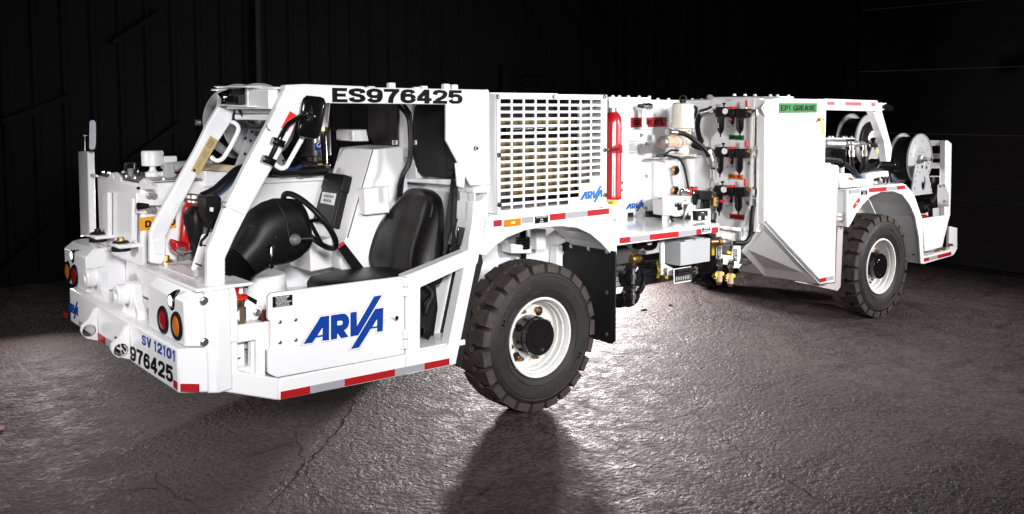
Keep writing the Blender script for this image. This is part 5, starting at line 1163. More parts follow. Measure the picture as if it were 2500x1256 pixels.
plate('display_screen', 'N6', [(1235, 838), (1400, 832), (1400, 910), (1235, 918)], .002, LCD, ds, .001, y=.077)
for c in ((1232, 972), (1395, 962)): p = at('N6', *c, y=.078); MB().lathe(p, (0, -1, 0), [(.016, 0), (.015, .004), (0, .005)], 20).build('display_button', WHT, ds)
mb = MB(); mb.prism(P('N6', [(1290, 826), (1340, 824), (1340, 840), (1290, 842)], y=.0775), (0, -.0006, 0)); mb.build('display_print', WHT, ds)
# filter by the display
fb = plate('filter_block', 'N6', [(1235, 265), (1560, 285), (1555, 410), (1545, 520), (1240, 505)], .09, BLKP, T, .008, y=.26)
a = at('N6', 1385, 510, y=.30); b = at('N6', 1380, 735, y=.30); MB().cyl(a, b, .042, None, 24).build('filter_bowl', BLKG, fb)
plate('filter_body', 'N6', [(1020, 258), (1210, 255), (1215, 385), (1030, 375)], .06, BLKP, fb, .006, y=.27)
plate('regulator_cap', 'N6', [(1070, 195), (1190, 190), (1195, 258), (1075, 262)], .05, REDR, fb, .005, y=.28)
plate('cap_top', 'N6', [(1072, 178), (1195, 175), (1198, 205), (1072, 210)], .05, BLKP, fb, .005, y=.28)
plate('filter_stem', 'N6', [(1140, 395), (1215, 395), (1200, 560), (1175, 640), (1150, 650)], .04, BLKP, fb, .005, y=.29)
p = at('N6', 1080, 325, y=.268); MB().lathe(p, (0, -1, 0), [(.009, 0), (.009, .003), (0, .003)], 12).build('filter_mark', WHT, fb)
MB().tube(P3('N6', [(730, 400, .33), (730, 330, .33), (770, 275, .32), (830, 270, .31)]), .018, 12).tube(P3('N6', [(820, 272, .31), (925, 290, .30)]), .026, 12).build('elbow_fitting', CHR, fb)
MB().tube(P3('N6', [(930, 290, .30), (985, 298, .30)]), .030, 12).build('red_coupling', REDR, fb)
MB().tube(P3('N6', [(1515, 335, .29), (1600, 345, .29)]), .018, 10).tube(P3('N6', [(1620, 300, .29), (1620, 440, .29)]), .028, 10).tube(P3('N6', [(1605, 660, .29), (1595, 800, .29)]), .022, 10).tube(P3('N6', [(1590, 830, .29), (1585, 1000, .29)]), .03, 12).parts('steel_fitting', CHR, fb)
bv = MB().tube(P3('N6', [(1610, 440, .28), (1605, 650, .28)]), .036, 14).build('brass_valve', BRASS, fb)
MB().tube(P3('N6', [(1650, 535, .26), (1700, 540, .25)]), .014, 10).build('valve_stem', CHR, bv)
MB().prism(P('Z8', [(1100, 1052), (1132, 1055), (1132, 1082), (1100, 1080)], y=.24), (0, .02, 0)).build('valve_handle', REDR, bv, .003)
MB().tube(P3('N6', [(1585, 1000, .29), (1580, 1100, .29)]), .022, 10).build('hose_stub', HOSE, fb)
rod('platform_cable', 'N6', [(-120, 830, .5), (60, 840, .5), (180, 845, .48), (330, 850, .46)], .017, HOSE, fb)
rod('platform_cable', 'N6', [(-120, 905, .5), (60, 900, .48), (150, 925, .46), (330, 930, .42)], .017, HOSE, fb)
rod('platform_cable', 'N6', [(550, 950, .42), (700, 965, .42), (860, 955, .42), (1030, 940, .42)], .016, HOSE, fb)
def frl(fr, dx, dy, x, short=False):
    """filter, regulator with gauge and lubricator hung on the plate; measured in view M4"""
    A = lambda a, b, o=0: at('M4', a+dx, b+dy, x=x-o)
    def bowl(cx_, t, btm, rr, name='filter_bowl'):
        a = A(cx_, t); b = A(cx_, btm); L = a.z-b.z
        return MB().lathe((a.x, a.y, b.z), Z_, [(.0, -.03), (.006, -.03), (.006, -.004), (rr*.35, 0), (rr*.55, .008), (rr*.92, .03), (rr, .045), (rr, L)], 24)
    bl = MB().prism([A(a, b) for a, b in ((183, 85), (280, 85), (280, 180), (180, 180))], (.07, 0, 0)).build('air_filter', BLKP, T, .007)
    bowl(235, 178, 340, .031).build('filter_bowl', BLKG, bl); 
    MB().prism([A(a, b, .034) for a, b in ((203, 236), (212, 240), (212, 285), (203, 290))], (.01, 0, 0)).build('sight_window', TEA, bl)
    p = A(240, 85); MB().lathe((p.x+.035, p.y, p.z), Z_, [(.006, 0), (.006, .02), (.014, .022), (.016, .036), (0, .038)], 12).build('filter_knob', BLKP, bl)
    p = A(283, 124, .005); g = MB().lathe(p, (-1, -.25, 0), [(.027, -.03), (.027, .0), (.029, .012), (.024, .014)], 28).build('pressure_gauge', CHR, bl)
    d = Vector((-1, -.25, 0)).normalized(); MB().lathe(p+d*.012, d, [(.0245, 0), (.0245, .002), (0, .003)], 28).build('gauge_dial', WHT, g)
    MB().prism([p+d*.0155+Vector((.25, -1, 0)).normalized()*a_+Z_*b_ for a_, b_ in ((-.002, -.003), (.002, -.001), (.006, .014))], d*.001).build('gauge_needle', BLK, g)
    rg = MB().prism([A(a, b) for a, b in ((305, 105), (360, 105), (360, 175), (345, 185), (318, 185), (305, 170))], (.06, 0, 0)).build('regulator', BLKP, bl, .006)
    MB().prism([A(a, b) for a, b in ((303, 82), (355, 80), (355, 104), (303, 106))], (.055, 0, 0)).build('regulator_cap', REDR, bl, .004)
    a = A(328, 185); b = A(328, 250); MB().lathe((a.x+.03, a.y, b.z), Z_, [(.014, 0), (.016, a.z-b.z)], 16).build('regulator_bonnet', BLKP, bl)
    MB().prism([A(a, b, .002) for a, b in ((310, 200), (330, 198), (330, 217), (310, 219))], (.03, 0, 0)).build('red_tag', REDR, bl, .002)
    a = A(330, 248); mb = MB().cyl((a.x+.03, a.y, a.z-.03), (a.x+.03, a.y, a.z), .007, None, 10); mb.tube([A(295, 275, -.03), A(372, 276, -.03)], .0035, 6); mb.build('tee_handle', CHR, bl)
    lb = MB().prism([A(a, b) for a, b in ((372, 102), (475, 102), (478, 165), (470, 192), (372, 185))], (.07, 0, 0)).build('lubricator', BLKP, bl, .007)
    bowl(420, 185, 335, .033).build('lubricator_bowl', BLKG, lb)
    MB().prism([A(a, b, .030) for a, b in ((388, 235), (397, 235), (397, 290), (388, 295))], (.008, 0, 0)).build('sight_window', WHT, lb)
    mb = MB().cyl(A(362, 140, -.03), A(374, 140, -.03), .016, None, 12); mb.build('red_coupling', REDR, bl)
    mb = MB().cyl(A(478, 128, -.03), A(497, 125, -.03), .017, None, 12, 0); mb.cyl(A(495, 125, -.03), A(540, 125, -.03), .017, None, 6, 1); mb.cyl(A(505, 125, -.03), A(522, 125, -.03), .021, None, 14, 1)
    vl = mb.build('ball_valve', [CHR, BRASS], bl)
    MB().prism([A(a, b, -.01) for a, b in ((466, 85), (486, 85), (486, 25), (480, 17), (468, 19), (465, 40))], (.012, 0, 0)).build('valve_handle', REDR, vl, .003)
    MB().cyl(A(478, 110, -.02), A(478, 85, -.02), .007).build('handle_stem', CHR, vl)
    MB().cyl(A(120, 128, -.03), A(183, 128, -.03), .017, None, 10).cyl(A(140, 128, -.03), A(165, 128, -.03), .022, None, 6).build('inlet_fitting', STEEL, bl)
    return bl
#==REAR==
# ------------------------------------------------------------------ rear box: front face, plate of filters, big side
XR = 2.53; YB = -.06
pl_ = plate('filter_plate', 'M4', [(137, 2), (560, 12), (532, 200), (530, 1030), (465, 1030), (465, 1005), (430, 1000), (200, 985), (195, 1190), (137, 1185)], .01, WH, T, .003, x=XR-.06)
frl('M4', 0, 0, XR-.15); frl('M4', -6, 384, XR-.15); frl('M4', -14, 752, XR-.15)
lab('grease_label', 'M4', [(313, 397), (456, 404), (458, 357), (315, 350)], ['GREASE'], GREN, BLK, pl_, .05, .1, .25, x=XR-.062)
lab('hydraulic_oil_label', 'M4', [(306, 772), (448, 784), (450, 735), (308, 722)], ['HYD. OIL'], ORNG, BLK, pl_, .05, .08, .25, x=XR-.062)
lab('gear_oil_label', 'M4', [(320, 1152), (461, 1168), (463, 1120), (322, 1104)], ['GEAR OIL'], TAPER, BLK, pl_, .05, .06, .25, x=XR-.062)
bolts('plate_bolt', [at('M4', a, b, x=XR-.062) for a, b in ((502, 624), (490, 1003))], (-1, 0, 0), .014, .008, STEEL, pl_)
# vertical pipe
mb = MB(); yp = lambda a, b: at('M4', a, b, x=XR-.13)
mb.tube([yp(568, 140), yp(563, 470)], .0115, 10, 0, False); mb.tube([yp(563, 560), yp(558, 860)], .0115, 10, 0, False)
for a, b in ((566, 150), (563, 470), (562, 560), (556, 862), (554, 940)): mb.cyl(yp(a, b+14), yp(a, b-14), .019, None, 6, 0)
for a, b in ((568, 135), (562, 515), (555, 900)): mb.box(yp(a, b)-Vector((.016, .016, .025)), yp(a, b)+Vector((.016, .016, .025)), 0)
mb.cyl(yp(552, 960), yp(552, 1035), .018, None, 12, 0)
pipe = mb.build('air_pipe', CHR, pl_)
rod('air_hose', 'M1', [(1735, 20, -.02), (1722, 110, -.03), (1712, 220, -.04), (1708, 300, -.04), (1690, 390, -.04), (1640, 445, -.04), (1570, 458, -.04), (1505, 452, -.03)], .021, HOSE, pipe)
rod('air_hose', 'M1', [(1748, 40, .0), (1738, 130, .0), (1728, 220, .0)], .008, BLUEH, pipe)
# body
side_pts = [(1868, 243), (1900, 240.5), (2012, 243), (2012, 400), (2045, 404), (2049, 408), (2042.5, 500), (2038.2, 690), (2001.7, 694), (1947.5, 638.7), (1865, 546.6)]
sp_ = P('F', side_pts, y=YB)
rb_ = MB().prism(sp_, (0, .9, 0)).build('rear_body', WH, T, .006)
zt2 = sp_[1].z
MB().box((2.78, .0, zt2+.002), (at('F', 1952, 240, y=YB).x, .8, zt2+.018)).build('body_lid', WH, rb_, .003)
bolts('lid_bolt', [Vector((at('F', x_, 238, y=.0).x, .03, zt2+.018)) for x_ in (1800, 1826, 1850, 1888, 1905, 1932)], Z_, .013, .012, WHT, rb_)
# flanged left edge with lifting eye
MB().prism(P('M2', [(145, 165), (190, 90), (280, 90), (280, 245), (182, 245)], y=YB-.005), (0, .01, 0)).build('lifting_plate', WH, rb_, .003)
p = at('M2', 165, 165, y=YB-.006); MB().lathe(p, (0, -1, 0), [(.012, 0), (.012, .001), (0, .001)], 14).build('lifting_hole', SEAM, rb_)
# front face of the body and wedge below it
MB().box((XR-.045, .001, 1.05), (XR+.02, .55, zt2-.001)).build('body_front', WH, rb_, .004)
q = [at('M3', 240, 330, y=YB), at('M3', 35, 565, x=XR+.02), at('M3', 120, 618, x=XR+.08), at('M3', 545, 662, y=YB)]
a = P('F', [(1865, 546.6)], y=YB)[0]; b = P('F', [(1947.5, 638.7)], y=YB)[0]; c = P('F', [(2001.7, 694)], y=YB)[0]
W0 = Vector((a.x-.02, .62, a.z)); 
ia = Vector((a.x, .55, a.z)); ib = Vector((b.x, .55, b.z)); 
wz = c.z+.0
p_in = at('F', 1866, 674, z=c.z+.02); p_in2 = at('F', 1945, 687, z=c.z+.0)
p_l = at('F', 1809.5, 613, x=XR+.03)
mb = MB(); th_ = Vector((.0, 0, 0))
mb.add([a, b, p_in+(b-a)*0, p_l], [[0, 1, 2, 3]], 0)
mb = MB()
A0, A1 = a, c; B0, B1 = p_l, p_in
mb.hexa([a, c, p_in, p_l], [a+Vector((.02, .0, .03)), c+Vector((.02, .0, .03)), p_in+Vector((.02, .0, .03)), p_l+Vector((.02, 0, .03))])
mb.hexa([c, at('F', 2036, 688, y=YB), at('F', 2036, 688, y=YB)+Y_*.6, p_in], [p+Z_*.01 for p in (c, at('F', 2036, 688, y=YB), at('F', 2036, 688, y=YB)+Y_*.6, p_in)])
mb.build('sloped_underside', WH, rb_)
MB().box((p_l.x, p_l.y-.02, 1.0), (p_l.x+.02, p_l.y+.5, 1.18)).build('inner_flange', WH, rb_)
lab('ep_grease_label', 'M2', [(298, 210), (642, 206), (646, 118), (298, 118)], ['EP1 GREASE'], GREN, BLK, rb_, .06, .05, .22, y=YB)
tp = MB()
for q_, c_ in (([(742, 853), (799, 840), (799, 802), (742, 815)], 0), ([(799, 840), (868, 825), (868, 786), (799, 802)], 1)):
    q, n = decal_box('M3', q_, y=YB); tp.prism(q, n*.0008, c_)
tp.build('reflective_tape', [TAPER, TAPEG], rb_)
mb = MB(); mb.tube(P3('M2', [(672, 262, YB-.02), (690, 268, YB-.03)]), .02, 10, 0, False); mb.tube(P3('M2', [(685, 262, YB-.03), (700, 262, YB-.03)]), .016, 10, 1, False)
yv = mb.build('drain_valve', [COPPER, CHR], rb_)
MB().prism(P('M2', [(678, 258), (690, 262), (700, 300), (711, 305), (709, 405), (695, 405), (692, 315), (682, 290)], y=YB-.045), (0, .006, 0)).build('valve_handle', YPL, yv, .001)
# rear portal frame
fp = [(2012, 243), (2142, 247), (2150, 275), (2176.5, 357), (2160, 342), (2134, 275), (2016, 271), (2013, 405), (2000, 405), (2000, 243)]
fr_ = holed(MB(), P('F', [(2013, 241.5), (2142, 246), (2153, 271), (2178, 362), (2174, 395), (2164, 395), (2158, 345), (2134, 278), (2130, 272), (2017, 269), (2014, 403), (2013, 403)], y=YB+.005), [], (0, .07, 0)).build('portal_frame', WH, T, .006)
MB().prism(P('F', [(2014, 241.5), (2142, 246), (2134, 270), (2017, 267)], y=1.5), (0, .07, 0)).build('far_rail', WH, fr_, .006)
tape('M2', [(736, 103), (1168, 115)], [(736, 136), (1168, 147)], [(736, 803, 'r'), (803, 900, 'g'), (900, 1043, 'r'), (1043, 1134, 'g'), (1134, 1168, 'r')], fr_, y=YB+.005)
MB().prism(P('N7', [(955, 440), (1020, 475), (1048, 560), (1035, 640), (1000, 700), (960, 740), (940, 650)], y=.1), (0, .02, 0)).build('frame_foot', WH, fr_, .004)
mb = MB(); mb.prism(P('M2', [(1205, 115), (1275, 118), (1285, 145), (1245, 185), (1225, 180)], y=.2), (0, .03, 0), 0); rcb = mb.build('camera_bracket', WH, fr_, .004)
MB().prism(P('M2', [(1250, 140), (1285, 122), (1340, 150), (1335, 185), (1300, 190), (1248, 165)], y=.18), (0, .1, 0)).build('rear_camera', BLKG, rcb, .008)
# near side of the rear frame: fender, well and tail
rf = [(2068, 466), (2069, 463), (2110, 459), (2211, 450.6), (2231.5, 474.5), (2252, 533), (2256, 645.4), (2248, 644), (2244, 582), (2234.5, 530), (2222, 500.6), (2203, 476), (2181.7, 467.6), (2152, 469), (2125, 480), (2106, 500.6), (2089.7, 522), (2080, 541), (2072, 555), (2068, 554.7)]
rfd = plate('rear_fender', 'F', rf, .02, WH, T, .004, y=YS)
p0 = at('F', 2068, 466, y=YS+.021); p1 = at('F', 2068, 554, y=YS+.021)
MB().prism([p0, p1, p1+Y_*.16, p0+Y_*.16], (.015, 0, 0)).build('fender_front', WH, rfd, .003)
zt3 = at('F', 2110, 459, y=YS).z; x_a, x_b = at('F', 2069, 463, y=YS).x, at('F', 2211, 451, y=YS).x
MB().box((x_a, YS+.021, zt3-.012), (x_b, .75, zt3)).build('rear_deck', WH, rfd, .003)
arch = P('F', rf[8:19], y=YS+.021); mb = MB()
for a, b in zip(arch, arch[1:]): mb.prism([a, b, b+Vector((0, 0, .008)), a+Vector((0, 0, .008))], (0, .44, 0))
e0 = P('F', [(2256, 645.4), (2252, 533)], y=YS+.021)
MB().prism([Vector((3.78, .42, .55)), Vector((5.42, .42, .45)), Vector((5.42, .42, zt3-.02)), Vector((3.78, .42, zt3-.02))], (0, .02, 0)).build('well_wall', WH, rfd)
mb.build('wheel_arch', WH, rfd)
# curved rear part of the well facing the wheel
r_ = P('F', rf[6:12], y=YS+.022); 
mb = MB()
for a, b in zip(r_, r_[1:]): mb.prism([a, b, b+X_*.01, a+X_*.01], (0, .43, 0))
mb.build('splash_guard', WH, rfd)
bolts('guard_bolt', [at('M3', a, b, x=5.35) for a, b in ((1598, 530), (1596, 588))], (-1, 0, 0), .025, .014, BRASS, rfd)
tape('M2', [(932, 903), (1032, 891)], [(932, 940), (1032, 928)], [(932, 939, 'r'), (939, 1032, 'g')], rfd, y=YS)
tape('M2', [(1112, 887), (1440, 860)], [(1112, 926), (1440, 895)], [(1112, 1271, 'r'), (1271, 1366, 'g'), (1366, 1440, 'r')], rfd, y=YS)
lab('torque_label', 'M2', [(1040, 950), (1097, 944), (1097, 900), (1040, 906)], ['LUG NUT', '370', 'LB-FT'], BLK, WHT, rfd, .012, .15, .18, y=YS)
q, n = decal_box('M2', [(980, 1075), (1034, 1000), (1022, 966), (965, 1050)], .001, y=YS); rs = MB().prism(q, n*.001).build('red_sticker', STKR, rfd)
c_ = sum(q, Vector())/4; MB().prism([c_+(p-c_)*.22+n*.0014 for p in q], n*.0005).build('sticker_mark', WHT, rs)
mb = MB(); tb = [(2249, 648), (2255, 640), (2328, 622), (2337, 607), (2337, 557), (2320, 556), (2320, 600), (2300, 612), (2256, 622)]
tl = plate('tail_sill', 'F', [(2255, 628), (2318, 611), (2322, 606), (2338, 606), (2330, 621), (2325, 625), (2255, 645)], .06, WH, T, .004, y=YS)
plate('tail_plate', 'M3', [(1915, 343), (1985, 358), (1984, 548), (1925, 560), (1905, 540)], .03, WH, tl, .004, y=.02)
tape('M3', [(1683, 632), (1930, 572)], [(1683, 666), (1930, 604)], [(1683, 1727, 'r'), (1727, 1807, 'g'), (1807, 1930, 'r')], tl, y=YS)
plate('tail_panel', 'M3', [(1672, 275), (1920, 236), (1848, 532), (1690, 572)], .02, WH, T, .004, y=YS+.03)
mb = MB(); a = P('F', [(2256, 628)], y=YS)[0]; b = P('F', [(2322, 606)], y=YS)[0]; MB().box((a.x, YS+.062, a.z-.02), (b.x+.2, 1.6, a.z+.0)).build('tail_deck', WH, tl, .003)
bolts('tail_bolt', [at('M3', a, b, y=.0) for a, b in ((1925, 520), (1862, 552), (1803, 575))], Z_, .022, .02, BRASS, tl)
# tail guard with slats
tg = plate('tail_post', 'N8', [(532, 122), (556, 120), (588, 148), (582, 520), (575, 780), (520, 790), (525, 520)], .06, WH, T, .006, y=.05)
xg = at('N8', 532, 150, y=.06).x
MB().prism(P('N8', [(395, 118), (540, 122), (540, 168), (395, 165)], x=xg), (.05, 0, 0)).build('guard_rail', WH, tg, .004)
for y0, y1 in ((235, 280), (315, 365), (430, 440)): MB().prism(P('N8', [(395, y0), (540, y0), (540, y1), (395, y1)], x=xg+.01), (.03, 0, 0)).build('guard_slat', WH, tg, .004)
plate('tail_bracket', 'N8', [(462, 510), (525, 500), (565, 600), (560, 700), (462, 700)], .02, WH, tg, .004, x=xg-.03)
bolts('bracket_bolt', [at('N8', a, b, x=xg-.03) for a, b in ((477, 520), (512, 515), (510, 655))], (-1, 0, 0), .014, .01, STEEL, tg)
plate('tail_inner', 'N8', [(320, 735), (520, 700), (490, 790), (330, 800)], .02, WH, tg, .003, y=.35)
mb = MB(); mb.tube(P3('N8', [(470, 430, .3), (460, 520, .3), (420, 620, .3), (360, 690, .3), (330, 710, .3)]), .07, 12); mb.build('corrugated_duct', BLKP, tg)
rod('tail_hose', 'N8', [(330, 715, .2), (395, 690, .2), (400, 740, .2), (402, 800, .2)], .025, HOSE, tg)
MB().prism(P('N8', [(330, 780), (365, 772), (395, 785), (390, 800), (335, 805)], y=.2), (0, .05, 0)).build('red_fitting', REDP, tg, .006)
# ------------------------------------------------------------------ hose reels
def reel(fr, c, edge_r, y, wid, name='hose_reel', black=False, coil=.75, stand=None):
    ctr = at(fr, *c, y=y); R = abs(at(fr, c[0], c[1]-edge_r, y=y).z-at(fr, c[0], c[1]+edge_r, y=y).z)/2
    f = MB()
    prof = [(0, .0), (R*.18, 0), (R*.2, -.006), (R*.36, -.006), (R*.39, .0), (R*.43, -.006), (R*.52, -.006), (R*.56, 0), (R*.95, 0), (R*.965, -.008), (R*.985, -.012), (R, -.006), (R, .006), (R*.97, .010), (R*.9, .008), (0, .008)]
    f.lathe(ctr, (0, 1, 0), prof, 72); o = f.build('hose_reel', REELM, T)
    MB().lathe(ctr+Y_*wid, (0, 1, 0), [(0, 0), (R*.95, 0), (R*.98, -.012), (R, -.008), (R, .008), (R*.96, .012), (0, .008)], 72).build('back_flange', REELM, o)
    h = MB(); k = 9; L = wid-.02
    pts = []
    for i in range(k): h.torus(ctr+Y_*(.014+L*(i+.5)/k), (0, 1, 0), R*coil-.004*(i % 2), L/k*.56, 56, 8)
    h.build('hose_coil', HOSE, o)
    MB().cyl(ctr+Y_*.01, ctr+Y_*(wid-.005), R*(coil-.05), None, 40).build('drum', HOSE, o)
    if black:
        b = MB().lathe(ctr-Y_*.012, (0, -1, 0), [(R*.70, -.004), (R*.70, .012), (R*.66, .02), (R*.62, .012), (R*.35, .008), (0, .008)], 56).build('spring_case', BLKP, o)
        MB().lathe(ctr-Y_*.02, (0, -1, 0), [(R*.36, 0), (R*.36, .03), (R*.30, .036), (R*.18, .036)], 40).torus(ctr-Y_*.056, (0, 1, 0), R*.24, R*.035, 40, 8).build('ratchet_ring', ALU, b)
        MB().lathe(ctr-Y_*.03, (0, -1, 0), [(R*.2, 0), (R*.2, .03), (R*.14, .034), (0, .034)], 30).build('hub_cap', REELM, b)
    else:
        mb = MB().lathe(ctr-Y_*.006, (0, -1, 0), [(R*.17, 0), (R*.16, .03), (R*.10, .04), (R*.10, .08), (0, .08)], 28); hb = mb.build('swivel', ALU, o)
        MB().lathe(ctr-Y_*.08, (0, -1, 0), [(R*.08, 0), (R*.08, .05), (R*.05, .055), (0, .04)], 20).build('swivel_fitting', CHR, hb)
        for kk in range(8):
            t = kk*PI/4+.3; 
            for rr, s in ((.29, .012), (.74, .008)): MB().lathe(ctr+Vector((math.cos(t+(rr > .5)*.2)*R*rr, -.0065 if rr < .5 else -.0005, math.sin(t+(rr > .5)*.2)*R*rr)), (0, -1, 0), [(s, 0), (s, .0006), (0, .0006)], 10).build('flange_hole' if rr > .5 else 'hub_bolt', DARK if rr > .5 else STEEL, o)
    return o, ctr, R
REELM = GREYP
# cab-side reel
ro, rc3, rR = reel('M5', (715, 503), 440, 1.28, .34, coil=.72)
holed(MB(), P('M5', [(600, 582), (825, 582), (1030, 990), (1010, 1020), (440, 1040), (432, 1020)], y=1.21), [[at('M5', 686+35*math.copysign(abs(math.cos(t))**.5, math.cos(t)), 636+25*math.copysign(abs(math.sin(t))**.5, math.sin(t)), y=1.21) for t in [2*PI*k/20 for k in range(20)]]], (0, .012, 0)).build('reel_stand', REELM, ro, .003)
for a, b in ((630, 615), (555, 690), (615, 716), (550, 868), (985, 945), (998, 978), (930, 820)): MB().lathe(at('M5', a, b, y=1.2095), (0, -1, 0), [(.011, 0), (.011, .0006), (0, .0006)], 10).build('stand_hole', DARK, ro)
plate('stand_slot', 'M5', [(618, 802), (632, 800), (632, 885), (618, 888)], .001, DARK, ro, 0, y=1.2085)
MB().tube([at('M5', -5, 510, y=1.5), at('M5', 40, 512, y=1.5)], .02, 10).build('reel_outlet', ALU, ro)
# tan basin and plumbing beside it on the tank
MB().prism(P('M5', [(110, 1040), (250, 990), (450, 1000), (430, 1080), (100, 1050)], y=1.2), (0, .3, 0)).build('tan_cover', TEA, tk, .02)
MB().prism(P('M5', [(95, 1060), (460, 1085), (560, 1090), (560, 1160), (100, 1190)], y=1.17), (0, .5, 0)).build('tank_shelf', WH, tk, .004)
# dark pump behind the mirror
dpx = at('M5', 1345, 800, y=1.35); z1_ = at('M5', 1345, 620, y=1.35).z; z2_ = at('M5', 1345, 880, y=1.35).z; z3_ = at('M5', 1345, 1060, y=1.35).z
DP = mat('dark_plum_enamel', (.022, .014, .018), .3, coat=.3)
dpm = MB().lathe((dpx.x, 1.35, 0), Z_, [(0, z1_+.1), (.10, z1_+.09), (.115, z1_+.04), (.115, z2_), (.07, z2_-.01), (.07, z2_-.06), (.11, z2_-.07), (.11, z2_-.11), (.06, z2_-.12), (.06, z3_), (0, z3_)], 32).build('transfer_pump', DP, T)
MB().tube([at('M5', 1200, 1030, y=1.35), at('M5', 1480, 1010, y=1.3)], .06, 16).build('pump_manifold', DP, dpm)
plate('pump_badge', 'M5', [(1345, 740), (1408, 735), (1410, 822), (1348, 825)], .006, BLUE, dpm, .002, y=1.22)
MB().torus(at('M5', 1388, 765, y=1.217), (0, 1, 0), .014, .004, 20, 6, 0, .6, 5.6).build('badge_mark', WHT, dpm)
MB().tube([at('M5', 1395, 990, y=1.26), at('M5', 1470, 985, y=1.22)], .028, 12).build('brass_fitting', BRASS, dpm)
mb = MB().tube(P3('M5', [(1440, 430, 1.1), (1438, 560, 1.1), (1440, 680, 1.1), (1450, 850, 1.15), (1455, 970, 1.2)]), .020, 10); mb.build('pump_hose', HOSE, dpm)
MB().tube(P3('M5', [(1438, 560, 1.1), (1440, 605, 1.1)]), .027, 10).build('hose_ferrule', BRASS, dpm)
MB().tube(P3('M5', [(1468, 290, 1.1), (1455, 420, 1.1), (1445, 560, 1.1)]), .03, 12).build('white_pipe', WHT, dpm)
MB().tube(P3('M5', [(850, 1060, 1.1), (1000, 1070, 1.1), (1130, 1060, 1.1), (1220, 1070, 1.1), (1450, 1050, 1.1)]), .035, 12).build('suction_hose', HOSE, dpm)
MB().tube(P3('M5', [(870, 1015, 1.05), (980, 1030, 1.05), (1110, 1035, 1.05), (1190, 1000, 1.05)]), .015, 10).build('blue_hose', BLUEH, dpm)
rod('thin_hose', 'K3', [(530, 1030, 1.3), (640, 1060, 1.3), (760, 1130, 1.3), (900, 1256, 1.3)], .014, HOSE, dpm)
MB().prism(P('K3', [(1165, 1130), (1500, 1118), (1520, 1250), (1560, 1400), (1175, 1400)], y=1.05), (0, .25, 0)).build('small_box', WH, tk, .01)
for a, b in ((590, 790), (700, 775), (730, 800), (895, 770)): MB().prism(P('Z3', [(a-15, b-15), (a+25, b-15), (a+25, b+10), (a-15, b+10)], y=1.14), (0, .03, 0)).build('pipe_clip', STEEL, tk, .003)
# tail reels
r2, c2, R2 = reel('N8', (305, 282), 222, .18, .20, coil=.83)
holed(MB(), P('N8', [(270, 330), (368, 325), (420, 585), (252, 605), (236, 575)], y=.10), [circ(at('N8', 342, 498, y=.10), X_, Z_, .045, 20, .075)], (0, .015, 0)).build('reel_stand', REELM, r2, .003)
for a, b in ((288, 352), (282, 392), (272, 430), (268, 480), (262, 540), (405, 530), (410, 570), (308, 400), (385, 395)): MB().lathe(at('N8', a, b, y=.0995), (0, -1, 0), [(.010, 0), (.010, .0006), (0, .0006)], 10).build('stand_hole', DARK, r2)
for a, b in ((328, 350), (366, 357)): MB().lathe(at('N8', a, b, y=.0995), (0, -1, 0), [(.02, 0), (.02, .0006), (0, .0006)], 14).build('stand_hole', DARK, r2)
r1, c1, R1 = reel('N7', (752, 470), 365, .55, .22, black=True, coil=.78)
holed(MB(), P('N7', [(800, 560), (960, 560), (975, 760), (960, 960), (700, 960), (690, 900)], y=.44), [circ(at('N7', 835, 585, y=.44), X_, Z_, .018, 14), circ(at('N7', 895, 582, y=.44), X_, Z_, .022, 14)], (0, .015, 0)).build('reel_stand', REELM, r1, .003)
plate('yellow_tag', 'N7', [(845, 608), (885, 605), (885, 640), (865, 655), (845, 640)], .002, YPL, r1, 0, y=.436)
# filter and manifold ahead of the reels
mbk = plate('filter_bracket', 'N7', [(160, 440), (555, 440), (560, 458), (160, 462)], .12, WH, T, .003, y=.18)
bolts('bracket_bolt', [Vector((at('N7', a, 440, y=.22).x, .22, at('N7', a, 440, y=.18).z)) for a in (195, 240, 395, 430, 505)], Z_, .013, .012, STEEL, mbk)
plate('filter_post', 'N7', [(370, 462), (425, 462), (408, 940), (355, 940)], .04, WH, mbk, .004, y=.24)
mb = MB(); mb.tube([at('N7', 60, 515, y=.16), at('N7', 130, 520, y=.16)], .022, 12, 0, False); mb.tube([at('N7', 125, 520, y=.16), at('N7', 380, 528, y=.16)], .042, 18, 0, False); mb.tube([at('N7', 380, 530, y=.16), at('N7', 720, 520, y=.14)], .020, 12, 0, False)
for a in (430, 480, 560, 600, 650): mb.tube([at('N7', a, 525, y=.15), at('N7', a+24, 524, y=.15)], .031, 8, 0, False)
mb.tube([at('N7', 830, 500, y=.14), at('N7', 990, 495, y=.14)], .026, 10, 1, False)
mb.lathe(at('N7', 838, 505, y=.12), (0, -1, 0), [(.05, -.03), (.05, .02), (.03, .03), (0, .03)], 20, 1)
mb.tube([at('N7', 690, 500, y=.14), at('N7', 835, 500, y=.14)], .02, 10, 1, False)
mf_ = mb.build('fuel_manifold', [ALU, DARK], mbk)
fa = at('N7', 255, 590, y=.16); fb = at('N7', 250, 850, y=.16)
MB().lathe((fa.x, .16, 0), Z_, [(.12, fa.z), (.12, fb.z+.04), (.10, fb.z), (0, fb.z)], 32).build('filter_canister', BLKG, mbk)
MB().box((at('N7', 430, 640, y=.4).x, .4, fb.z), (at('N7', 500, 640, y=.4).x, .5, fa.z-.05)).build('black_valve', BLKP, mbk, .01)
for a in (515, 695):
    t0, t1 = at('N7', a, 540, y=.12), at('N7', a, 700, y=.12)
    MB().cyl(t0, t1, .020, None, 12).cyl(t0-Z_*.05, t0-Z_*.09, .028, None, 6).cyl(t1+Z_*.0, t1+Z_*.05, .028, None, 12).build('hose_fitting', ALU, mbk)
rod('manifold_hose', 'N7', [(510, 700, .12), (515, 800, .12), (545, 900, .12), (620, 985, .12)], .020, HOSE, mbk)
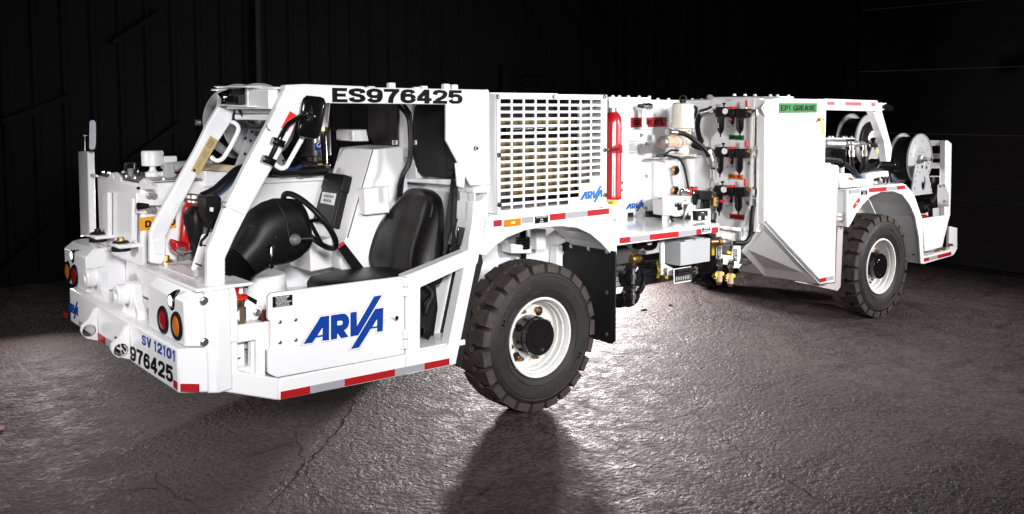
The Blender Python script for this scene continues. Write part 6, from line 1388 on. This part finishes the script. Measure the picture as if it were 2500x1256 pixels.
rod('manifold_hose', 'N7', [(545, 890, .10), (575, 955, .10), (630, 1000, .10)], .022, BLUEH, mbk)
rod('manifold_hose', 'N7', [(700, 700, .12), (685, 800, .12), (655, 900, .14), (610, 960, .15)], .034, HOSE, mbk)
rod('manifold_hose', 'N7', [(90, 728, .05), (220, 738, .05), (350, 770, .06), (470, 845, .08), (560, 930, .1)], .024, HOSE, mbk)
rod('manifold_hose', 'N7', [(935, 640, .16), (915, 730, .16), (880, 820, .17), (830, 885, .18)], .022, HOSE, mbk)
MB().tube([at('N7', 965, 540, y=.15), at('N7', 945, 640, y=.15)], .024, 10).build('hose_fitting', ALU, mbk)
rod('manifold_hose', 'N7', [(640, 980, .15), (700, 920, .18), (800, 890, .2), (900, 900, .22)], .05, HOSE, mbk)
MB().tube([at('N7', 790, 830, y=.25), at('N7', 1070, 830, y=.22)], .075, 20).tube([at('N7', 1010, 830, y=.22), at('N7', 1085, 830, y=.22)], .085, 20).build('electric_motor', BLKG, mbk, .008)
wb_ = plate('valve_bank', 'N7', [(705, 960), (760, 930), (1025, 900), (1035, 985), (820, 1010), (815, 1110), (740, 1090)], .14, WHT, T, .012, y=.06)
for a in (920, 970, 1020):
    p = at('N7', a, 1030, y=.04); MB().cyl(p+Z_*.04, p-Z_*.03, .022, None, 12).cyl(p-Y_*.03, p, .028, None, 16).build('bank_fitting', CHR, wb_)
plate('bank_plate', 'N7', [(830, 1050), (1020, 1030), (1060, 1080), (830, 1090)], .1, ALU, wb_, .004, y=.05)
MB().tube(P3('N7', [(1040, 1005, .1), (1080, 1040, .1), (1120, 1075, .12)]), .022, 10).build('blue_hose', BLUEH, wb_)
plate('side_shelf', 'N7', [(340, 1030), (740, 1010), (740, 1110), (360, 1140), (335, 1045)], .25, WH, T, .004, y=YS+.03)
plate('shelf_gusset', 'N7', [(335, 935), (500, 940), (545, 1000), (520, 1035), (340, 1040)], .03, WH, T, .004, y=.06)
MB().bolt(at('N7', 488, 1030, y=.0), Z_, .025, .02).build('shelf_bolt', BRASS, T)
mb = MB(); mb.prism(P('M2', [(650, 655), (770, 660), (775, 685), (650, 680)], y=.0), (0, .2, 0)); mb.build('body_step', WH, rb_, .003)
MB().tube([at('N7', 45, 728, y=.02), at('N7', 105, 732, y=.02)], .024, 10).build('step_fitting', ALU, rb_)
# box corner flanges by the wheel
for a, b in ((228, 250), (268, 290)): plate('hinge_tab', 'M3', [(910, a), (958, a+2), (958, b), (910, b)], .04, WH, rb_, .003, y=.0)
MB().bolt(at('M3', 935, 290, y=.0), (0, 0, -1), .016, .016).build('hinge_bolt', BRASS, rb_)
XW = at('M3', 915, 700, y=.02).x
br_ = mat('bristle_flap', (.42, .38, .37), .5, bump=.8, bscale=300)
MB().prism(P('M3', [(905, 350), (955, 350), (940, 700), (930, 890), (905, 925), (520, 842), (530, 838), (740, 866), (885, 858)], y=.02), (0, .012, 0)).build('ribbed_flap', br_, T)
#==UNDER==
# ------------------------------------------------------------------ under the platform
gx = at('M1', 880, 440, y=.06); gz0 = at('M1', 880, 725, y=.06).z; gz1 = at('M1', 880, 445, y=.06).z; gx1 = at('M1', 1228, 400, y=.06).x
eb = MB().box((gx.x, .06, gz0), (gx1, .29, gz1)).build('grey_enclosure', BOXG, T, .004)
for a in (975, 1095): p = at('M1', a, 415, y=.06); MB().box((p.x-.05, .055, gz1-.002), (p.x+.05, .075, gz1+.012)).build('enclosure_hinge', BOXG, eb, .002)
plate('enclosure_post', 'M1', [(650, 430), (690, 430), (690, 700), (812, 760), (812, 840), (655, 832)], .02, WH, T, .003, y=.16)
bolts('post_bolt', [at('M1', a, b, y=.158) for a, b in ((692, 770), (692, 815))], (0, -1, 0), .016, .01, STEEL, T)
sg = plate('lube_sign', 'M1', [(797, 760), (1003, 728), (1003, 905), (800, 938)], .008, WH, T, .003, y=.08)
sg2 = plate('sign_face', 'M1', [(808, 765), (1000, 735), (998, 893), (812, 922)], .002, BLK, sg, 0, y=.077)
mb = MB()
for k in range(8):
    a = 822+k*21; b = 850-k*3.2; mb.prism(P('M1', [(a, b), (a+9, b-1), (a+9, b+48), (a, b+49)], y=.0765), (0, -.0005, 0))
mb.prism(P('M1', [(825, 912), (985, 886), (985, 890), (825, 916)], y=.0765), (0, -.0005, 0)); mb.build('sign_print', mat('print_light', (.4, .4, .4), .5), sg2)
mfd = MB().prism(P('M1', [(840, 770), (1050, 735), (1050, 815), (840, 850)], y=.085), (0, .05, 0)).build('grease_manifold', BLKP, T, .004)
for row, (a0, b0, dx_, dy_) in enumerate(((860, 785, 20, -3.2), (860, 828, 20, -3.6))):
    bolts('grease_nipple', [at('M1', a0+k*dx_, b0+k*dy_, y=.076) for k in range(9)], (0, -1, 0), .010, .016, CHR, mfd)
bolts('manifold_cap', [at('M1', 1048, b, y=.08) for b in (752, 795)], (0, -1, 0), .014, .016, STEEL, mfd)
# valve stand with black labels
vs = MB()
holed(vs, P('M1', [(1305, 250), (1590, 280), (1585, 640), (1550, 735), (1310, 690)], y=.20), [P('M1', [(1365, 470), (1500, 470), (1490, 605), (1362, 590)], y=.20)], (0, .015, 0))
vso = vs.build('valve_stand', WH, T, .003)
plate('stand_foot', 'M1', [(1500, 745), (1565, 750), (1600, 705), (1588, 700), (1555, 738)], .05, WH, vso, .003, y=.15)
plate('stand_shelf', 'M1', [(1340, 255), (1820, 290), (1820, 380), (1760, 445), (1590, 420), (1590, 320), (1350, 275)], .02, WH, vso, .004, y=.12)
for k, (a, b) in enumerate(((1310, 490), (1500, 525))):
    l_ = lab('valve_label', 'M1', [(a, b+140), (a+40, b+142), (a+42, b), (a+2, b-2)], ['', ''], BLK, WHT, vso, y=.196)
    nn = Vector((0, -1, 0)); pts = P('M1', [(a+6, b+8), (a+6, b+132), (a+36, b+8)], y=.1945)
    MB().textq(('GEAR OIL' if k == 0 else 'HYD. OIL'), pts[0]+(pts[2]-pts[0])*.55, pts[1]+(pts[2]-pts[0])*.55, pts[0]+(pts[2]-pts[0])*.95, .01).textq('DRAIN', pts[0]+(pts[2]-pts[0])*.08, pts[0]*.2+pts[1]*.8+(pts[2]-pts[0])*.08, pts[0]+(pts[2]-pts[0])*.45, .01).build('lettering', WHT, l_)
for k, (a, b) in enumerate(((1337, 650), (1468, 675))):
    yv_ = .12; A = lambda p, q_: at('M1', a+p, b+q_, y=yv_)
    s = MB().lathe(A(2, 20), Z_, [(0, .04), (.026, .03), (.031, 0), (.024, -.03), (.018, -.04)], 20).build('coupler', CHR, vso)
    mb = MB()
    for z0_, z1_, rr in ((40, 70, .021), (70, 110, .025), (112, 135, .019)): mb.cyl(A(0, z0_), A(0, z1_), rr, None, 10)
    mb.build('coupler_nut', CHR, s)
    MB().cyl(A(-2, 135), A(-4, 255), .026, .025, 20).build('drain_sight', AMBG, s)
    MB().cyl(A(-4, 255), A(-4, 290), .020, .016, 16).build('drain_tip', COPPER, s)
    MB().prism([A(-25, 140), A(-45, 170), A(-55, 230), A(-35, 220), A(-20, 170)], (0, .015, 0)).prism([A(35, 150), A(55, 148), A(55, 185), A(35, 190)], (0, .015, 0)).build('drain_handle', YPL, s, .002)
    MB().bolt(A(-62, 190), (-1, 0, 0), .016, .012).build('handle_bolt', CHR, s)
plate('yellow_valve', 'M1', [(1435, 545), (1490, 560), (1488, 588), (1432, 580)], .02, YPL, vso, .003, y=.22)
plate('yellow_handle', 'M1', [(1255, 480), (1280, 480), (1278, 600), (1252, 600)], .012, YPL, vso, .003, y=.24)
MB().tube([at('M1', 1240, 440, y=.18), at('M1', 1320, 435, y=.14)], .03, 12).tube([at('M1', 1310, 435, y=.14), at('M1', 1350, 437, y=.13)], .042, 10).build('bronze_union', COPPER, vso)
MB().tube([at('M1', 1360, 440, y=.1), at('M1', 1430, 440, y=.08)], .030, 10).tube([at('M1', 1425, 442, y=.07), at('M1', 1505, 450, y=-.02)], .026, 12).build('hose_end', ALU, vso)
MB().tube([at('M1', 1400, 510, y=.3), at('M1', 1440, 530, y=.3)], .05, 12).build('clear_pipe', ALU, vso)
MB().tube([at('M1', 1555, 670, y=.3), at('M1', 1625, 660, y=.35)], .055, 16).tube([at('M1', 1620, 655, y=.35), at('M1', 1690, 645, y=.4)], .045, 16).build('drain_pipe', STEEL, vso)
# battery box, glands and loops behind the flap
bb = plate('battery_box', 'M1', [(100, 480), (260, 490), (262, 700), (245, 960), (105, 985)], .25, mat('dark_grey_plastic', (.03, .03, .032), .5), T, .01, y=.28)
plate('box_cover', 'M1', [(120, 525), (285, 515), (270, 690), (120, 720)], .04, MAT['dark_grey_plastic'], bb, .008, y=.24)
plate('box_rib', 'M1', [(125, 735), (240, 722), (240, 775), (125, 790)], .03, MAT['dark_grey_plastic'], bb, .006, y=.25)
mb = MB()
for k, (b_, w_, h_) in enumerate(((852, 120, 10), (868, 95, 5), (880, 105, 5), (892, 85, 5), (912, 95, 10), (930, 60, 5), (942, 55, 5), (954, 50, 5))): mb.prism(P('M1', [(112, b_+8), (112+w_, b_), (112+w_, b_+h_), (112, b_+8+h_)], y=.2785), (0, -.0006, 0))
mb.build('box_print', MAT['print_light'], bb)
plate('box_bracket', 'M1', [(105, 985), (272, 962), (275, 1025), (105, 1058)], .02, WH, bb, .003, y=.26)
MB().tube([at('M1', 130, 1110, y=.3), at('M1', 290, 1085, y=.3)], .075, 24).build('battery_cable_cover', BLKP, bb)
for b_ in (840, 1075):
    p = at('M1', 285, b_, y=.22); MB().lathe(p, (-.4, -1, 0), [(.10, -.08), (.10, -.03), (.05, .0), (.05, .02), (0, .02)], 20).build('round_plug', BLKG, bb)
    MB().cyl(p+Z_*.06-Y_*.03, p-Z_*.06-Y_*.03, .014).cyl(p+Z_*.02-Y_*.03, p-Z_*.02-Y_*.03, .024, None, 8).build('plug_clamp', STEEL, bb)
rod('battery_cable', 'M1', [(450, 800, .3), (448, 880, .3), (430, 960, .3), (390, 1020, .28), (330, 1045, .26)], .024, HOSE, bb)
mb = MB(); mb.tube([at('M1', 290, 640, y=.4), at('M1', 390, 630, y=.4)], .035, 10, 0, False); mb.tube([at('M1', 300, 640, y=.4), at('M1', 325, 640, y=.4)], .05, 10, 0, False); mb.tube([at('M1', 345, 640, y=.4), at('M1', 345, 600, y=.4)], .035, 10, 0, False); mb.build('brass_union', BRASS, T)
for pts in ([(330, 480, .3), (360, 495, .3), (410, 490, .3), (440, 455, .3)], [(450, 470, .35), (480, 510, .35), (550, 500, .35), (580, 450, .35)], [(280, 710, .5), (420, 700, .5), (560, 690, .5), (660, 660, .5)], [(330, 760, .5), (420, 830, .5), (540, 820, .5), (640, 740, .5)], [(300, 700, .55), (480, 730, .55), (640, 760, .55)], [(1060, 870, .8), (1130, 800, .8), (1150, 720, .8)]):
    rod('underbody_hose', 'M1', pts, .024, HOSE, T)
MB().prism(P('M1', [(255, 480), (655, 450), (655, 560), (480, 590), (270, 585)], y=.62), (0, .02, 0)).build('frame_rail', WH, T, .004)
for pts in ([(600, 680), (620, 660), (628, 720), (650, 800), (630, 870), (600, 868), (620, 790)], [(690, 850), (735, 840), (730, 880), (700, 872)]): plate('yellow_lever', 'M1', pts, .012, YPL, T, .003, y=.35)
# small things on the floor
lf = MB().prism([at('F', *c, z=.012) for c in ((-2, 1044), (6, 1040), (12, 1043), (7, 1050), (0, 1052))], (0, 0, .004)).build('dry_leaf', mat('leaf_orange', (.22, .07, .04), .7), None); tag(lf, 'small curled orange leaf on the concrete at the left edge', 'leaf')
pk = at('F', 1636, 746, z=.0); 
for k, (a, b) in enumerate(((1572, 757), (1636, 746))):
    mb = MB(); p = at('F', a, b, z=0)
    for i in range(5): mb.lathe(p+Vector((random.uniform(-.04, .04), random.uniform(-.02, .02), 0)), Z_, [(.012, 0), (.014, .006), (.006, .014), (0, .015)], 7)
    tag(mb.build('concrete_crumbs', DARK, None), ['dark crumbs on the bright floor nearer the front wheel', 'dark crumbs on the bright floor below the grey enclosure'][k], 'debris', 'crumbs on the floor')
